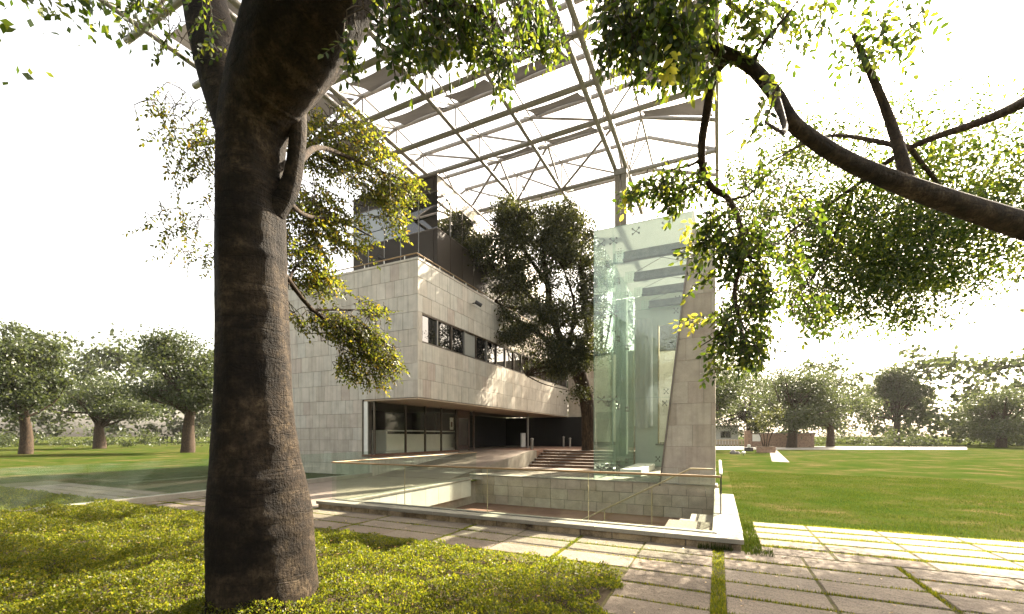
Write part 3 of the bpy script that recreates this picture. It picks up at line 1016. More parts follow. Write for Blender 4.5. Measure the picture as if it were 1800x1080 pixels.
# ground floor: sill wall, corner window, posts
XR = -13.9
box('sill_wall', -14.46, XR - 0.045, 14.76, 21.7, -0.1, 0.84, 'joint', bld, 0)
a = 14.75
while a < 21.6:
    b = min(a + 0.95, 21.7)
    box('base_panel', XR - 0.043, XR, a + 0.003, b - 0.003, 0.0, 0.84, 'panel', bld, 0.004)
    a = b
for a, b in ((-14.46, -14.18), (-14.18, -13.905)):
    box('base_panel', a + 0.003, b - 0.003, 14.70, 14.755, 0.0, 0.84, 'panel', bld, 0.004)
for i in range(5):
    box('window_sill', -14.5, XR + 0.05, 14.66 + i * 1.41, 14.66 + (i + 1) * 1.41 - 0.003, 0.843, 0.95, 'redstone', bld, 0.006)
box('jamb', -14.46, -14.24, 14.74, 14.80, 0.952, 3.34, 'white', bld, 0.004)
box('jamb', -14.51, -14.462, 14.69, 14.80, 0.952, 3.40, 'bronze', bld, 0.004)
py = [14.85, 16.35, 17.6, 19.2, 20.75, 21.65]
us = [703, 742.7, 776]
for yv in (14.9, 17.05, 18.63, 20.1, 21.6):
    box('window_post', -14.02, XR - 0.02, yv - 0.035, yv + 0.035, 0.952, 3.34, 'bronze', bld, 0.004)
for a, b in ((14.94, 17.01), (17.09, 18.59), (18.67, 20.06), (20.14, 21.56)):
    box('window_pane', -13.975, -13.965, a, b, 0.952, 3.34, 'shopglass', bld, 0)
box('room_floor', -19.0, XR - 0.03, 15.31, 36, 0.7, 0.90, 'plaza', bld, 0)
box('door_frame', -14.02, -13.92, 21.72, 21.80, 0.90, 3.34, 'brownmetal', bld, 0.004)
box('door_frame', -14.02, -13.92, 23.0, 23.08, 0.90, 3.34, 'brownmetal', bld, 0.004)
box('door_frame', -14.02, -13.92, 23.6, 23.68, 0.90, 3.34, 'brownmetal', bld, 0.004)
box('door_head', -14.01, -13.93, 21.80, 23.0, 2.85, 3.34, 'brownmetal', bld, 0.004)
box('door_leaf', -13.99, -13.95, 21.81, 22.99, 0.92, 2.84, 'winglass', bld, 0.004)
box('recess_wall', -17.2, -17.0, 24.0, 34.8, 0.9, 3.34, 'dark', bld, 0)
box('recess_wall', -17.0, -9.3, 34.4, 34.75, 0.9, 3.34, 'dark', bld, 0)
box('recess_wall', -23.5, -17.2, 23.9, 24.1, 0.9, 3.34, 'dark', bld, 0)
box('light_door', -13.6, -13.5, 30.0, 30.75, 0.92, 2.0, 'farwall', bld, 0.004)
tube('column', (-12.3, 28.4, 0.9), (-12.3, 28.4, 3.34), 0.07, 'column', bld)
# back wing behind the court
box('back_wing_wall', X1 + 0.005, -1.2, 34.9, 36.0, -0.1, 8.5, 'joint', bld, 0)
bw = Pieces()
for r in range(11):
    z0, z1 = 0.9 + 0.7 * r, 0.9 + 0.7 * (r + 1)
    x = X1 + 0.005
    w = 0.5 if r % 2 else 0.95
    while x < -1.2:
        e = min(x + w, -1.2)
        if not (z0 < 3.0 and e > -9.25 and x < -7.4):
            bw.add(x + 0.004, e - 0.004, 34.85, 34.9, z0 + 0.004, min(z1, 8.5) - 0.004)
        x = e
        w = 0.95
bw.build('wing_panel', 'block', bld, 0.005)
box('service_door', -9.2, -7.45, 34.86, 34.90, 0.9, 3.1, 'brownmetal', bld, 0.004)

# penthouse
PXc, PYc, PZ = -12.6, 17.8, 14.8
box('penthouse_core', -18.2, PXc - 0.06, PYc + 0.06, 34.0, 9.2, PZ - 0.06, 'dark', bld, 0)
xm = [-18.2, -17.1, -16.0, -14.9, -13.75, -12.83, -12.6]
for i in range(6):
    a, b = xm[i], xm[i + 1]
    box('metal_panel', a + 0.02, b - 0.02, PYc, PYc + 0.055, 9.2, 12.1, 'metalpanel', bld, 0.006)
    box('metal_panel', a + 0.02, b - 0.02, PYc, PYc + 0.055, 14.02, PZ - 0.06, 'metalpanel', bld, 0.006)
    mt = 'curtainglass' if i < 3 else 'winglass'
    if i < 5:
        box('window_pane', a + 0.02, (b - 0.02) if i < 4 else -12.6, PYc + 0.012, PYc + 0.03, 12.8, 13.96, mt, bld, 0)
        box('window_pane', a + 0.02, (b - 0.02) if i < 4 else -12.6, PYc + 0.012, PYc + 0.03, 12.16, 12.76, mt, bld, 0)
for xx in xm[:-2]:
    box('mullion', xx - 0.018, xx + 0.018, PYc - 0.012, PYc + 0.05, 9.2, PZ - 0.06, 'frame', bld, 0.004)
box('transom', -18.2, PXc, PYc - 0.008, PYc + 0.05, 12.105, 12.155, 'bronze', bld, 0.003)
box('transom', -18.2, PXc, PYc - 0.008, PYc + 0.05, 13.965, 14.015, 'bronze', bld, 0.003)
box('roof_edge', -18.3, PXc + 0.05, PYc - 0.05, 34.1, PZ - 0.058, PZ, 'bronze', bld, 0.004)
ys = [PYc + 0.002 + 1.16 * i for i in range(15)]
for i in range(14):
    a, b = ys[i], ys[i + 1]
    box('metal_panel', PXc - 0.055, PXc, a + 0.015, b - 0.015, 9.2, 12.1, 'metalpanel', bld, 0.006)
    box('pale_panel', PXc - 0.055, PXc - 0.002, a + 0.006, b - 0.006, 14.02, PZ - 0.06, 'palepanel', bld, 0.003)
    box('window_pane', PXc - 0.03, PXc - 0.012, a + 0.012, b - 0.012, 12.16, 13.96, 'mirror', bld, 0)
    if i:
        box('mullion', PXc - 0.05, PXc + (0.03 if i % 2 else 0.0), a - 0.011, a + 0.011, 12.158, 13.962, 'bronze' if i % 2 == 0 else 'frame', bld, 0.003)
box('transom', PXc - 0.05, PXc + 0.01, PYc, 34.0, 12.105, 12.155, 'bronze', bld, 0.003)
box('transom', PXc - 0.05, PXc + 0.01, PYc, 34.0, 13.965, 14.015, 'bronze', bld, 0.003)

# entrance ramp and steps
rp = thing('entrance_ramp', (-12.2, 19, 0), 'stone ramp rising along the window wall towards the dark entrance', 'ramp')
prism('ramp_body', [(14.9, -0.05), (24.2, -0.05), (24.2, 0.9), (23.2, 0.9), (14.9, 0.015)], 'x', XR + 0.003, -9.95, 'plaza', rp)
a = 17.5
while a < 24.1:
    b = min(a + 0.8, 24.2)
    za, zb = 0.9 * min(1, (a - 14.9) / 8.3), 0.9 * min(1, (b - 14.9) / 8.3)
    prism('flank_panel', [(a + 0.003, 0.0), (b - 0.003, 0.0), (b - 0.003, zb + 0.01), (a + 0.003, za + 0.01)], 'x', -9.947, -9.90, 'coping', rp)
    a = b
st = thing('entrance_steps', (-6, 24.5, 0), 'broad flight of red sandstone steps up to the shaded entrance terrace', 'steps')
for i in range(6):
    yb = 23.0 + 0.46 * i
    box('step', -9.88, -4.2, yb, 26.2, 0.15 * i + 0.001, 0.15 * (i + 1) - 0.035, 'redstone', st, 0.004)
    box('tread', -9.88, -4.2, yb - 0.03, (yb + 0.46) if i < 5 else 26.2, 0.15 * (i + 1) - 0.034, 0.15 * (i + 1), 'plaza', st, 0.006)
o = box('terrace', -13.85, -0.5, 26.21, 34.8, -0.05, 0.898, 'redstone', None, 0)
o['kind'] = 'structure'; o['label'] = 'shaded terrace of red stone at the top of the steps'
o = box('terrace', -13.85, -9.9, 24.22, 26.2, -0.05, 0.896, 'redstone', None, 0)
o['kind'] = 'structure'; o['label'] = 'shaded terrace of red stone at the head of the ramp'

# reception counter inside the corner window
ct = thing('reception_counter', (-15.6, 18.5, 0.9), 'pale panelled reception counter standing behind the corner window', 'counter')
box('counter_end', -15.35, -14.42, 16.20, 16.25, 1.05, 2.02, 'counter', ct, 0.004)
for i in range(4):
    box('counter_panel', -14.48, -14.43, 16.26 + i * 1.5, 16.26 + (i + 1) * 1.5 - 0.012, 1.05, 1.88, 'counter', ct, 0.004)
box('counter_top', -15.35, -14.35, 16.20, 22.3, 2.021, 2.07, 'white', ct, 0.004)
box('counter_plinth', -15.3, -14.3, 16.0, 22.2, 0.902, 1.04, 'white', ct, 0.004)
ps = thing('wall_poster', (-15.4, 21.4, 2.2), 'small pale poster with a dark blotch hanging beside the glass door', 'poster')
box('sheet', -14.10, -14.08, 21.15, 21.50, 2.15, 2.85, 'white', ps, 0.002)
box('picture', -14.079, -14.074, 21.22, 21.40, 2.3, 2.6, 'brownmetal', ps, 0)
pl = tag(box('wall_plaque', -10.75, -10.4, 34.82, 34.848, 2.36, 2.48, 'black', None, 0.003), 'small dark plaque fixed on the stone wall beside the brown door', 'plaque')

def bollard(p, h, r, label):
    b = thing('bollard', p, label, 'bollard', 'bollards on the terrace')
    tube('post', p, (p[0], p[1], p[2] + h * 0.82), r, 'column', b)
    me = limb_arrays([(p[0], p[1], p[2] + h * 0.82, r * 1.25), (p[0], p[1], p[2] + h * 0.93, r * 1.3), (p[0], p[1], p[2] + h, r * 0.3)], n=4, sides=10)
    npmesh('cap', me[0], me[1], 'column', me[0].mean(0), b, True)
q = at(935, 790, 28.0); bollard((q.x, q.y, 0.90), 0.75, 0.09, 'stout pale bollard by the thin round column at the step edge')
q = at(990.5, 786, 34.0); bollard((q.x, q.y, 0.90), 0.85, 0.07, 'white bollard at the corner below the end of the overhang')
q = at(1002, 787, 33.0); bollard((q.x, q.y, 0.90), 0.75, 0.07, 'grey bollard in front of the stone wall with plaque')
def floodlight(p, label, face):
    f = thing('floodlight', p, label, 'floodlight', 'black floodlights on the walls')
    tube('bracket', p, (p[0] + face[0] * 0.22, p[1] + face[1] * 0.22, p[2]), 0.03, 'black', f, 8)
    c = (p[0] + face[0] * 0.32, p[1] + face[1] * 0.32, p[2] - 0.03)
    tube('housing', (c[0] - 0.12, c[1] - 0.10, c[2] + 0.06), (c[0] + 0.14, c[1] + 0.12, c[2] - 0.12), 0.10, 'black', f, 12)
floodlight((-15.95, PYc - 0.013, 11.15), 'black floodlight on the dark metal penthouse panels', (0, -1))
floodlight((X1 + 0.005, 19.2, 8.6), 'black floodlight on the sunlit stone facade above the ribbon window', (1, 0))

# ================================================================== STONE TOWER AND GLASS PAVILION
GY = 15.45
tw_ = thing('stone_tower', (-0.9, 15.6, 0), 'tall stone block wall with a slanting left edge beside the glass pavilion', 'stone wall')
def edge_x(z): return -1.78 + (z - 0.0) * (0.92 / 7.9)
prism('tower_core', [(edge_x(0) + 0.02, 0.0), (-0.10, 0.0), (-0.10, 8.6), (edge_x(8.6) + 0.02, 8.6)], 'y', GY + 0.02, GY + 0.85, 'joint', tw_)
z = 0.0
r = 0
while z < 8.5:
    z1 = min(z + 0.717, 8.61)
    xl0, xl1 = edge_x(z), edge_x(z1)
    cuts = [[0.34, 0.72], [0.48], [0.22, 0.60, 0.93], [0.30, 0.93], [0.52, 0.8]][r % 5]
    xs_ = [None] + [(-1.78) + c * 1.69 for c in cuts if (-1.78) + c * 1.69 > xl1 + 0.12] + [-0.09]
    for i in range(len(xs_) - 1):
        y_f = GY - 0.01 + random.uniform(-0.006, 0.006)
        lo = (xl0 + 0.003, xl1 + 0.003) if xs_[i] is None else (xs_[i] + 0.004,) * 2
        hi = xs_[i + 1] - 0.004
        prism('stone_block', [(lo[0], z + 0.004), (hi, z + 0.004), (hi, z1 - 0.004), (lo[1], z1 - 0.004)], 'y', y_f, GY + 0.03, 'block', tw_)
    for j in range(2):
        box('stone_block', -0.11, -0.085 + random.uniform(0, 0.006), GY + 0.035 + 0.41 * j, GY + 0.44 + 0.41 * j, z + 0.004, z1 - 0.004, 'block', tw_, 0.004)
    z = z1
    r += 1

gp_ = thing('glass_pavilion', (-2.8, 19, 0), 'tall greenish glass pavilion with roof beams beside the stone tower', 'glass pavilion')
GX0, GXJ, GB = -4.07, -3.38, 23.7
zs = [0.21, 3.1, 6.15, 9.2]
for k in range(3):
    a, b = zs[k] + 0.004, zs[k + 1] - 0.004
    box('glass_panel', GX0, GXJ - 0.004, GY, GY + 0.016, a, b, 'green', gp_, 0)
    prism('glass_panel', [(GXJ + 0.004, a), (edge_x(a) - 0.05, a), (edge_x(b) - 0.05, b), (GXJ + 0.004, b)], 'y', GY, GY + 0.016, 'green', gp_)
    for i in range(4):
        y0 = GY + 0.02 + i * 2.06
        box('glass_panel', GX0, GX0 + 0.016, y0 + 0.004, y0 + 2.052, a, b, 'green', gp_, 0)
box('glass_fin', GXJ - 0.008, GXJ + 0.008, GY + 0.02, GY + 0.42, 0.21, 8.9, 'clear', gp_, 0)
for i in range(3):
    y0 = GY + 2.08 + i * 2.06
    box('glass_fin', GX0 + 0.02, GX0 + 0.42, y0 - 0.008, y0 + 0.008, 0.21, 8.9, 'clear', gp_, 0)
prism('edge_fin', [(edge_x(0.1) - 0.05, 0.1), (edge_x(0.1) + 0.0, 0.1), (edge_x(8.1) + 0.0, 8.1), (edge_x(8.1) - 0.05, 8.1)], 'y', GY - 0.06, GY + 0.12, 'fin', gp_)
for a, b in ((GX0 - 0.006, GX0 + 0.006), (GXJ - 0.005, GXJ + 0.005)):
    box('glass_edge', a, b, GY - 0.004, GY - 0.001, 0.21, 9.2, 'edge', gp_, 0)
box('glass_edge', GX0, -0.75, GY - 0.012, GY - 0.001, 9.201, 9.222, 'edge', gp_, 0)
for k in (1, 2):
    box('glass_edge', GX0, edge_x(zs[k]) - 0.06, GY - 0.004, GY - 0.001, zs[k] - 0.004, zs[k] + 0.004, 'edge', gp_, 0)
# roof
for i in range(4):
    y0 = GY + i * 2.06
    box('roof_pane', GX0, -0.7, y0 + 0.004, y0 + 2.056, 9.202, 9.22, 'frosted', gp_, 0)
for i, yb in enumerate((16.7, 19.0, 21.2, 23.3)):
    box('roof_beam', -3.25, -0.75, yb - 0.06, yb + 0.06, 8.50, 8.78, 'concrete', gp_, 0.01)
    box('beam_flange', -3.27, -0.75, yb - 0.12, yb + 0.12, 8.42, 8.498, 'concrete', gp_, 0.006)
    box('splice_plate', -3.62, -3.20, yb - 0.068, yb - 0.062, 8.35, 8.85, 'green', gp_, 0)
    for a in (-3.56, -3.48, -3.34, -3.26):
        for zz_ in (8.42, 8.55, 8.68, 8.8):
            pass
# rod bracing between the beams
for i, (ya, yb) in enumerate(((16.7, 19.0), (19.0, 21.2), (21.2, 23.3))):
    tube('brace_rod', (-3.2, yb, 8.8), (-0.8, ya, 8.8), 0.012, 'fin', gp_, 6)
    tube('brace_rod', (-3.2, ya, 8.8), (-0.8, yb, 8.8), 0.012, 'fin', gp_, 6)
# back wall with slot opening
box('inner_wall', -4.0, -2.85, GB, GB + 0.12, 0.0, 9.19, 'plaster', gp_, 0)
box('inner_wall', -2.85, -0.12, GB, GB + 0.12, 7.55, 9.19, 'plaster', gp_, 0)
box('inner_wall', -2.85, -0.12, GB, GB + 0.12, 0.0, 1.38, 'plaster', gp_, 0)
box('right_wall', -0.70, -0.12, GY + 0.9, GB, 0.0, 8.40, 'block', gp_, 0)
box('slot_frame', -2.85, -2.80, GB - 0.05, GB + 0.3, 1.38, 7.55, 'railpale', gp_, 0.004)
box('slot_sill', -2.95, -0.75, GB - 0.15, GB + 0.3, 1.30, 1.375, 'frame', gp_, 0.004)
ob = Pieces()
zr = 1.4; rr_ = 0
while zr < 7.6:
    x = -3.6 - (0.3 if rr_ % 2 else 0)
    while x < -1.0:
        ob.add(x, x + 0.745, 26.6, 26.66, zr, zr + 0.795)
        x += 0.75
    zr += 0.8; rr_ += 1
ob.build('wall_block', 'beamclad', gp_, 0.005)  # paler cladding colour stands in for light falling on this stone wall
box('block_backing', -3.9, -0.4, 26.661, 26.9, 0.9, 8.3, 'joint', gp_, 0)
box('inner_window', -3.4, -0.72, 26.5, 26.55, 6.75, 8.2, 'black', gp_, 0.004)
box('floor', GX0 + 0.02, -0.72, GY + 0.03, GB - 0.01, 0.0, 0.18, 'coping', gp_, 0)
box('bench', GX0 + 0.5, GX0 + 1.3, 17.6, 21.8, 0.181, 0.45, 'white', gp_, 0.01)
# spider fittings
def spider(x, y, z, ax):
    f = thing_part('spider_fitting', (x, y, z), gp_)
    return f
def spider_mesh():
    bm = bmesh.new()
    for dx, dz in ((0.11, 0.09), (-0.11, 0.09), (0.11, -0.09), (-0.11, -0.09)):
        mt = Matrix.Translation((dx, 0.03, dz)) @ Matrix.Rotation(math.pi / 2, 4, 'X')
        bmesh.ops.create_cone(bm, cap_ends=True, segments=8, radius1=0.032, radius2=0.032, depth=0.05, matrix=mt)
        d = Vector((dx, 0, dz)); q = d.to_track_quat('Z', 'Y').to_matrix().to_4x4()
        bmesh.ops.create_cone(bm, cap_ends=True, segments=6, radius1=0.014, radius2=0.014, depth=d.length, matrix=Matrix.Translation(Vector((dx / 2, 0.045, dz / 2))) @ q)
    me = bpy.data.meshes.new('spider_fitting')
    bm.to_mesh(me); bm.free()
    me.materials.append(M['fin'])
    return me
SM = spider_mesh()
for z in (0.55, 3.1, 6.15, 8.75):
    put('spider_fitting', SM, (GXJ, GY + 0.02, z), gp_)
    put('spider_fitting', SM, (GX0 + 0.25, GY + 0.02, z), gp_)
    for i in range(1, 4):
        o = put('spider_fitting', SM, (GX0 + 0.02, GY + 0.02 + i * 2.06, z), gp_)
        o.rotation_euler = (0, 0, -math.pi / 2)
for x in (-2.6, -1.6):
    put('spider_fitting', SM, (x, GY + 0.02, 8.95), gp_)
for z in (1.0, 2.9, 3.3, 4.9, 6.0, 6.4):
    o = put('spider_fitting', SM, (edge_x(z) - 0.2, GY + 0.02, z), gp_)
    o.scale = (0.55, 0.8, 0.8)
# perforated splice plates on the fin
def dots(n, m, mat, name, loc, dx=0.09, dz=0.09):
    bm = bmesh.new()
    for i in range(n):
        for j in range(m):
            bmesh.ops.create_cone(bm, cap_ends=True, segments=8, radius1=0.016, radius2=0.016, depth=0.03, matrix=Matrix.Translation(((i - (n - 1) / 2) * dx, 0, (j - (m - 1) / 2) * dz)) @ Matrix.Rotation(math.pi / 2, 4, 'X'))
    me = bpy.data.meshes.new(name); bm.to_mesh(me); bm.free(); me.materials.append(M[mat])
    return put(name, me, loc, gp_)
for i, yb in enumerate((16.7, 19.0, 21.2, 23.3)):
    dots(2, 4, 'fin', 'bolt_group', (-3.42, yb - 0.08, 8.6))
dots(2, 4, 'fin', 'bolt_group', (-3.72, GY + 0.06, 8.3))
dots(2, 4, 'fin', 'bolt_group', (-3.16, GY + 0.06, 8.3))
dots(6, 2, 'fin', 'bolt_group', (-3.8, GY + 0.06, 6.1))
# hanging cloth
def cloth():
    V, Fc = [], []
    nx, nz = 14, 20
    for j in range(nz + 1):
        for i in range(nx + 1):
            x = -4.0 + 0.95 * i / nx
            z = 2.3 + (7.9 - 2.3) * j / nz - (0.12 * math.sin(math.pi * i / nx) if j == 0 else 0)
            V.append((x, GB - 0.35 + 0.05 * math.sin(i * 1.7) + 0.02 * math.sin(j * 0.8 + i), z))
    for j in range(nz):
        for i in range(nx):
            k = j * (nx + 1) + i
            Fc.append((k, k + 1, k + nx + 2, k + nx + 1))
    o = meshobj('hanging_cloth', V, Fc, 'sheer', (-3.5, GB - 0.35, 2.3), None, True)
    tag(o, 'long pale sheer cloth hanging inside the glass pavilion', 'cloth')
cloth()

# ================================================================== SPACE-FRAME CANOPY
H, HU = 17.0, 18.3
cn = thing('canopy', (-10, 18, 0), 'huge pale tubular steel space frame canopy over the court and building', 'canopy')
QX = [-19.4, -15.9, -15.3, -11.83, -8.77, -5.3, -4.71, -0.06]
PL = [6.25, 8.65, 11.05, 13.45, 15.85, 18.3, 20.7, 25.5]
for x in QX:
    big = x in (-5.3, -4.71, -15.3, -15.9)
    tube('lower_chord', (x, 4.6, H), (x, 30.4, H), 0.125 if big else 0.105, 'steel', cn)
for y in PL:
    tube('lower_chord', (-20.6, y, H + 0.02), (-0.06, y, H + 0.02), 0.125, 'steel', cn)
UN = [-15.6, -11.83, -8.77, -5.0]
UPL = [6.25, 8.65, 11.05, 13.45, 15.85, 18.3, 20.7, 23.1, 25.5, 28.0]
for y in UPL:
    zu = HU + (0.45 if y == 25.5 else 0)
    tube('upper_chord', (-15.6, y, zu), (-3.6, y, zu), 0.11, 'steel', cn)
    tube('upper_chord', (-3.6, y, zu), (-0.06, y, H + 0.05), 0.10, 'steel', cn)
    tube('upper_chord', (-15.6, y, zu), (-19.4, y, H + 0.05), 0.075, 'steel', cn)
for i, y in enumerate(UPL):
    for j, x in enumerate(UN):
        zu = HU + (0.45 if y == 25.5 else 0)
        if y in PL:
            tube('strut', (x, y, H), (x, y, zu), 0.05, 'steel', cn, 8)
            if j < 3 and y >= 20.7:
                tube('strut', (x, y, zu), (UN[j + 1], y, H), 0.06, 'steel', cn, 8)
        if i > 0 and UPL[i - 1] in PL:
            tube('strut', (x - 0.07, UPL[i - 1], H), (x - 0.07, y, zu), 0.045, 'steel', cn, 8)
            tube('strut', (x + 0.12, UPL[i - 1], H), (x + 0.02, y, zu), 0.04, 'steel', cn, 8)
        if y == 23.1:
            tube('strut', (x, 25.5, H), (x, y, zu), 0.065, 'steel', cn, 8)
            if j < 3:
                tube('strut', (x, 25.5, H), (UN[j + 1], y, zu), 0.075, 'steel', cn, 8)
        if i < len(UPL) - 1:
            z2 = HU + (0.45 if UPL[i + 1] == 25.5 else 0)
            tube('strut', (x, y, zu), (x, UPL[i + 1], z2), 0.05, 'steel', cn, 8)
    tube('strut', (-3.6, y, HU + (0.45 if y == 25.5 else 0)), (-4.71, y if y in PL else y + 2.4, H), 0.05, 'steel', cn, 8)
    if i < len(UPL) - 1:
        tube('strut', (-3.6, y, HU), (-3.6, UPL[i + 1], HU), 0.06, 'steel', cn, 8)
tube('strut', (-0.06, 4.6, H + 0.06), (-0.06, 30.4, H + 0.06), 0.05, 'steel', cn, 8)
for xx in (-5.0, -15.6):
    box('column', xx - 0.33, xx - 0.03, 24.75, 25.3, 0.0, 16.6, 'column', cn, 0.03)
    box('column', xx + 0.03, xx + 0.33, 24.75, 25.3, 0.0, 16.6, 'column', cn, 0.03)
    box('column_head', xx - 0.36, xx + 0.36, 24.7, 25.35, 16.6, 16.95, 'steel', cn, 0.02)
# shade cloths slung between a lower chord and the next upper chord
def shade(xa, xb, ya, yb, za, zb, m0=0.35, za1=None):
    V, Fc = [], []
    nx, ny = 10, 6
    ph = random.uniform(0, 6)
    for j in range(ny + 1):
        for i in range(nx + 1):
            s, t = i / nx, 0.20 + 0.78 * j / ny
            pin = 0.13 * math.sin(math.pi * t) * (1 - 2 * s)
            x = xa + m0 + (xb - xa - 2 * m0) * s + pin
            zt = zb if za1 is None else zb + (za1 - zb) * s
            y = ya + 0.1 + (yb - ya - 0.2) * t + 0.12 * math.sin(math.pi * s) * (1 - 2 * t)
            z = za + (zt - za) * t - 0.05 * math.sin(math.pi * s) * math.sin(math.pi * t) + 0.012 * math.sin(9 * t + 3 * s + ph)
            V.append((x, y, z))
    for j in range(ny):
        for i in range(nx):
            k = j * (nx + 1) + i
            Fc.append((k, k + 1, k + nx + 2, k + nx + 1))
    meshobj('shade_cloth', V, Fc, 'fabric', ((xa + xb) / 2, (ya + yb) / 2, (za + zb) / 2), cn, True)
for k in range(7):
    ya, yb = UPL[k], UPL[k + 1]
    for j in range(3):
        if (k, j) in ((3, 2), (0, 1), (5, 0), (5, 1), (6, 0)): continue
        shade(UN[j] + (0.3 if j == 0 else 0), UN[j + 1] - (0.3 if j == 2 else 0), ya + 0.1, yb, H + 0.12, HU - 0.1)
    shade(-3.6, -0.06, ya + 0.1, yb, H + 0.10, HU - 0.1, 0.15, H + 0.15)
    if k in (1, 2, 3, 4):
        shade(-19.4, -15.7, ya + 0.1, yb, H + 0.12, H + 0.3, 0.2, HU - 0.1)

# ================================================================== TREES
CAMR = np.array([CA, SA, 0.0])
CAMF = np.array([-SA, CA, 0.0])
UP = np.array([0, 0, 1.0])
def cdir(r_, f_, u_): return tuple(CAMR * r_ + CAMF * f_ + UP * u_)
def clump(u, v, t, ru, rv, rt, n, d, ll, nl):
    """a clump of compound leaves around photo pixel (u, v) at t metres, ru x rv pixels, rt deep"""
    c = at(u, v, t)
    # radii as a world-space ellipsoid aligned with z; horizontal radius blends width and depth
    rx = ru * t / 760.0
    return (c, (max(rx * CA, rt * SA), max(rx * SA, rt * CA), rv * t / 760.0), n, d, ll, nl)

# ---- court tree
r1 = np.random.default_rng(11)
ctree = thing('court_tree', (-6.9, 26.3, 0.9), 'broad dark leafed tree growing from the terrace between building and glass pavilion', 'tree')
def W(u, v, t, r): 
    p = at(u, v, t); return (p.x, p.y, p.z, r)
b0 = at(1036, 790, 26.6); b0.z = 0.85
limb('trunk', [(b0.x, b0.y, 0.7, 0.55), W(1036, 770, 26.6, 0.44), W(1034, 730, 26.6, 0.41), W(1028, 690, 26.5, 0.41), W(1018, 655, 26.4, 0.42), W(1012, 635, 26.4, 0.40)], 'barkdark', ctree, n=8, sides=20, lump=0.12)
lim = [
    [W(1020, 660, 26.4, 0.36), W(1000, 620, 26.2, 0.28), W(975, 570, 26, 0.2), W(962, 500, 25.6, 0.16), W(955, 440, 25.4, 0.1), W(960, 390, 25.3, 0.04)],
    [W(1022, 655, 26.4, 0.34), W(1035, 600, 26.4, 0.26), W(1030, 540, 26.2, 0.18), W(1020, 470, 26, 0.1), W(1025, 420, 26, 0.04)],
    [W(1005, 630, 26.2, 0.22), W(950, 590, 25.8, 0.16), W(905, 560, 25.2, 0.1), W(870, 530, 24.9, 0.04)],
    [W(975, 570, 26, 0.16), W(930, 520, 25.4, 0.12), W(880, 480, 25, 0.08), W(830, 440, 24.8, 0.03)],
    [W(962, 500, 25.6, 0.12), W(920, 440, 25.2, 0.09), W(885, 390, 25, 0.04)],
    [W(1030, 560, 26.2, 0.16), W(1060, 500, 26.4, 0.1), W(1065, 440, 26.5, 0.04)],
    [W(1000, 620, 26.2, 0.16), W(985, 640, 25.6, 0.1), W(940, 650, 25.2, 0.05), W(925, 660, 25, 0.02)],
    [W(1000, 610, 26.2, 0.14), W(1010, 540, 25.5, 0.1), W(990, 470, 25.2, 0.04)],
]
for l in lim:
    limb('branch', l, 'barkdark', ctree, n=6, sides=8, lump=0.06, seed=len(l))
def lobe(u, v, t, ru, rv, rt, w):
    c = at(u, v, t); rx = ru * t / 760
    return (tuple(c), (max(rx, 0.4), max(rt, 0.4), rv * t / 760), w)
LB = [lobe(950, 430, 25.4, 85, 60, 2.2, 5), lobe(900, 400, 25.2, 35, 40, 1.5, 1.5), lobe(1020, 430, 26, 45, 45, 2.0, 2), lobe(870, 450, 25, 55, 38, 1.6, 2),
      lobe(835, 440, 24.8, 25, 16, 0.8, 0.5), lobe(930, 560, 25.2, 55, 40, 1.5, 2.2), lobe(1010, 560, 25.6, 50, 70, 1.8, 3.2), lobe(1030, 620, 25.6, 30, 30, 1.0, 1.0), lobe(985, 640, 25.2, 45, 20, 1.0, 1.2), lobe(1015, 690, 26.0, 14, 6, 0.4, 0.25), lobe(905, 585, 24.9, 28, 20, 0.9, 0.7),
      lobe(965, 615, 25, 35, 18, 1.0, 0.8), lobe(1050, 500, 26.3, 35, 60, 1.6, 1.6), lobe(920, 500, 25.2, 60, 35, 1.6, 1.8), lobe(890, 365, 25.2, 25, 14, 0.7, 0.5), lobe(975, 385, 25.5, 70, 16, 1.4, 1.0)]
P, D, Nn, L, cents = crown_leaves(LB, 470, 220, 0.15, r1, spread=0.38, shell=0.2)
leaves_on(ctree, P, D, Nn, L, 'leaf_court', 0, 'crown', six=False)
hub = np.array(at(1000, 560, 26))
pick = cents[r1.choice(len(cents), 90, replace=False)]
ends = [np.array(l[min(3, len(l) - 1)][:3]) for l in lim]
tws = []
for c in pick:
    e = min(ends, key=lambda q: np.linalg.norm(q - c))
    mid = (e + c) / 2 + r1.normal(size=3) * 0.25
    tws.append([(*e, 0.045), (*mid, 0.03), (*c, 0.012)])
limbs('branchlet', tws, 'barkdark', ctree, n=4, sides=5)['kind'] = 'stuff'

# ---- foreground tree on the left
r2 = np.random.default_rng(23)
base = at(470, 1180, 4.5)
ftree = thing('foreground_tree', (base.x, base.y, 0), 'large smooth barked tree at the left, its dark limb leaning over the path', 'tree')
tr = [(base.x, base.y, -0.3, 0.62), W(468, 1100, 4.5, 0.53), W(464, 1000, 4.5, 0.485), W(460, 900, 4.5, 0.46), W(452, 800, 4.5, 0.395), W(447, 700, 4.5, 0.355), W(444, 580, 4.5, 0.335),
      W(441, 460, 4.5, 0.33), W(440, 360, 4.5, 0.325), W(441, 290, 4.5, 0.318), W(447, 225, 4.45, 0.325), W(468, 165, 4.35, 0.365), W(505, 92, 4.15, 0.43), W(548, 5, 3.9, 0.47), W(600, -120, 3.5, 0.44), W(680, -300, 3.1, 0.36), W(760, -520, 2.7, 0.26)]
limb('trunk', tr, 'bark', ftree, n=16, sides=64, lump=0.055, ringamp=0.018, seed=5)
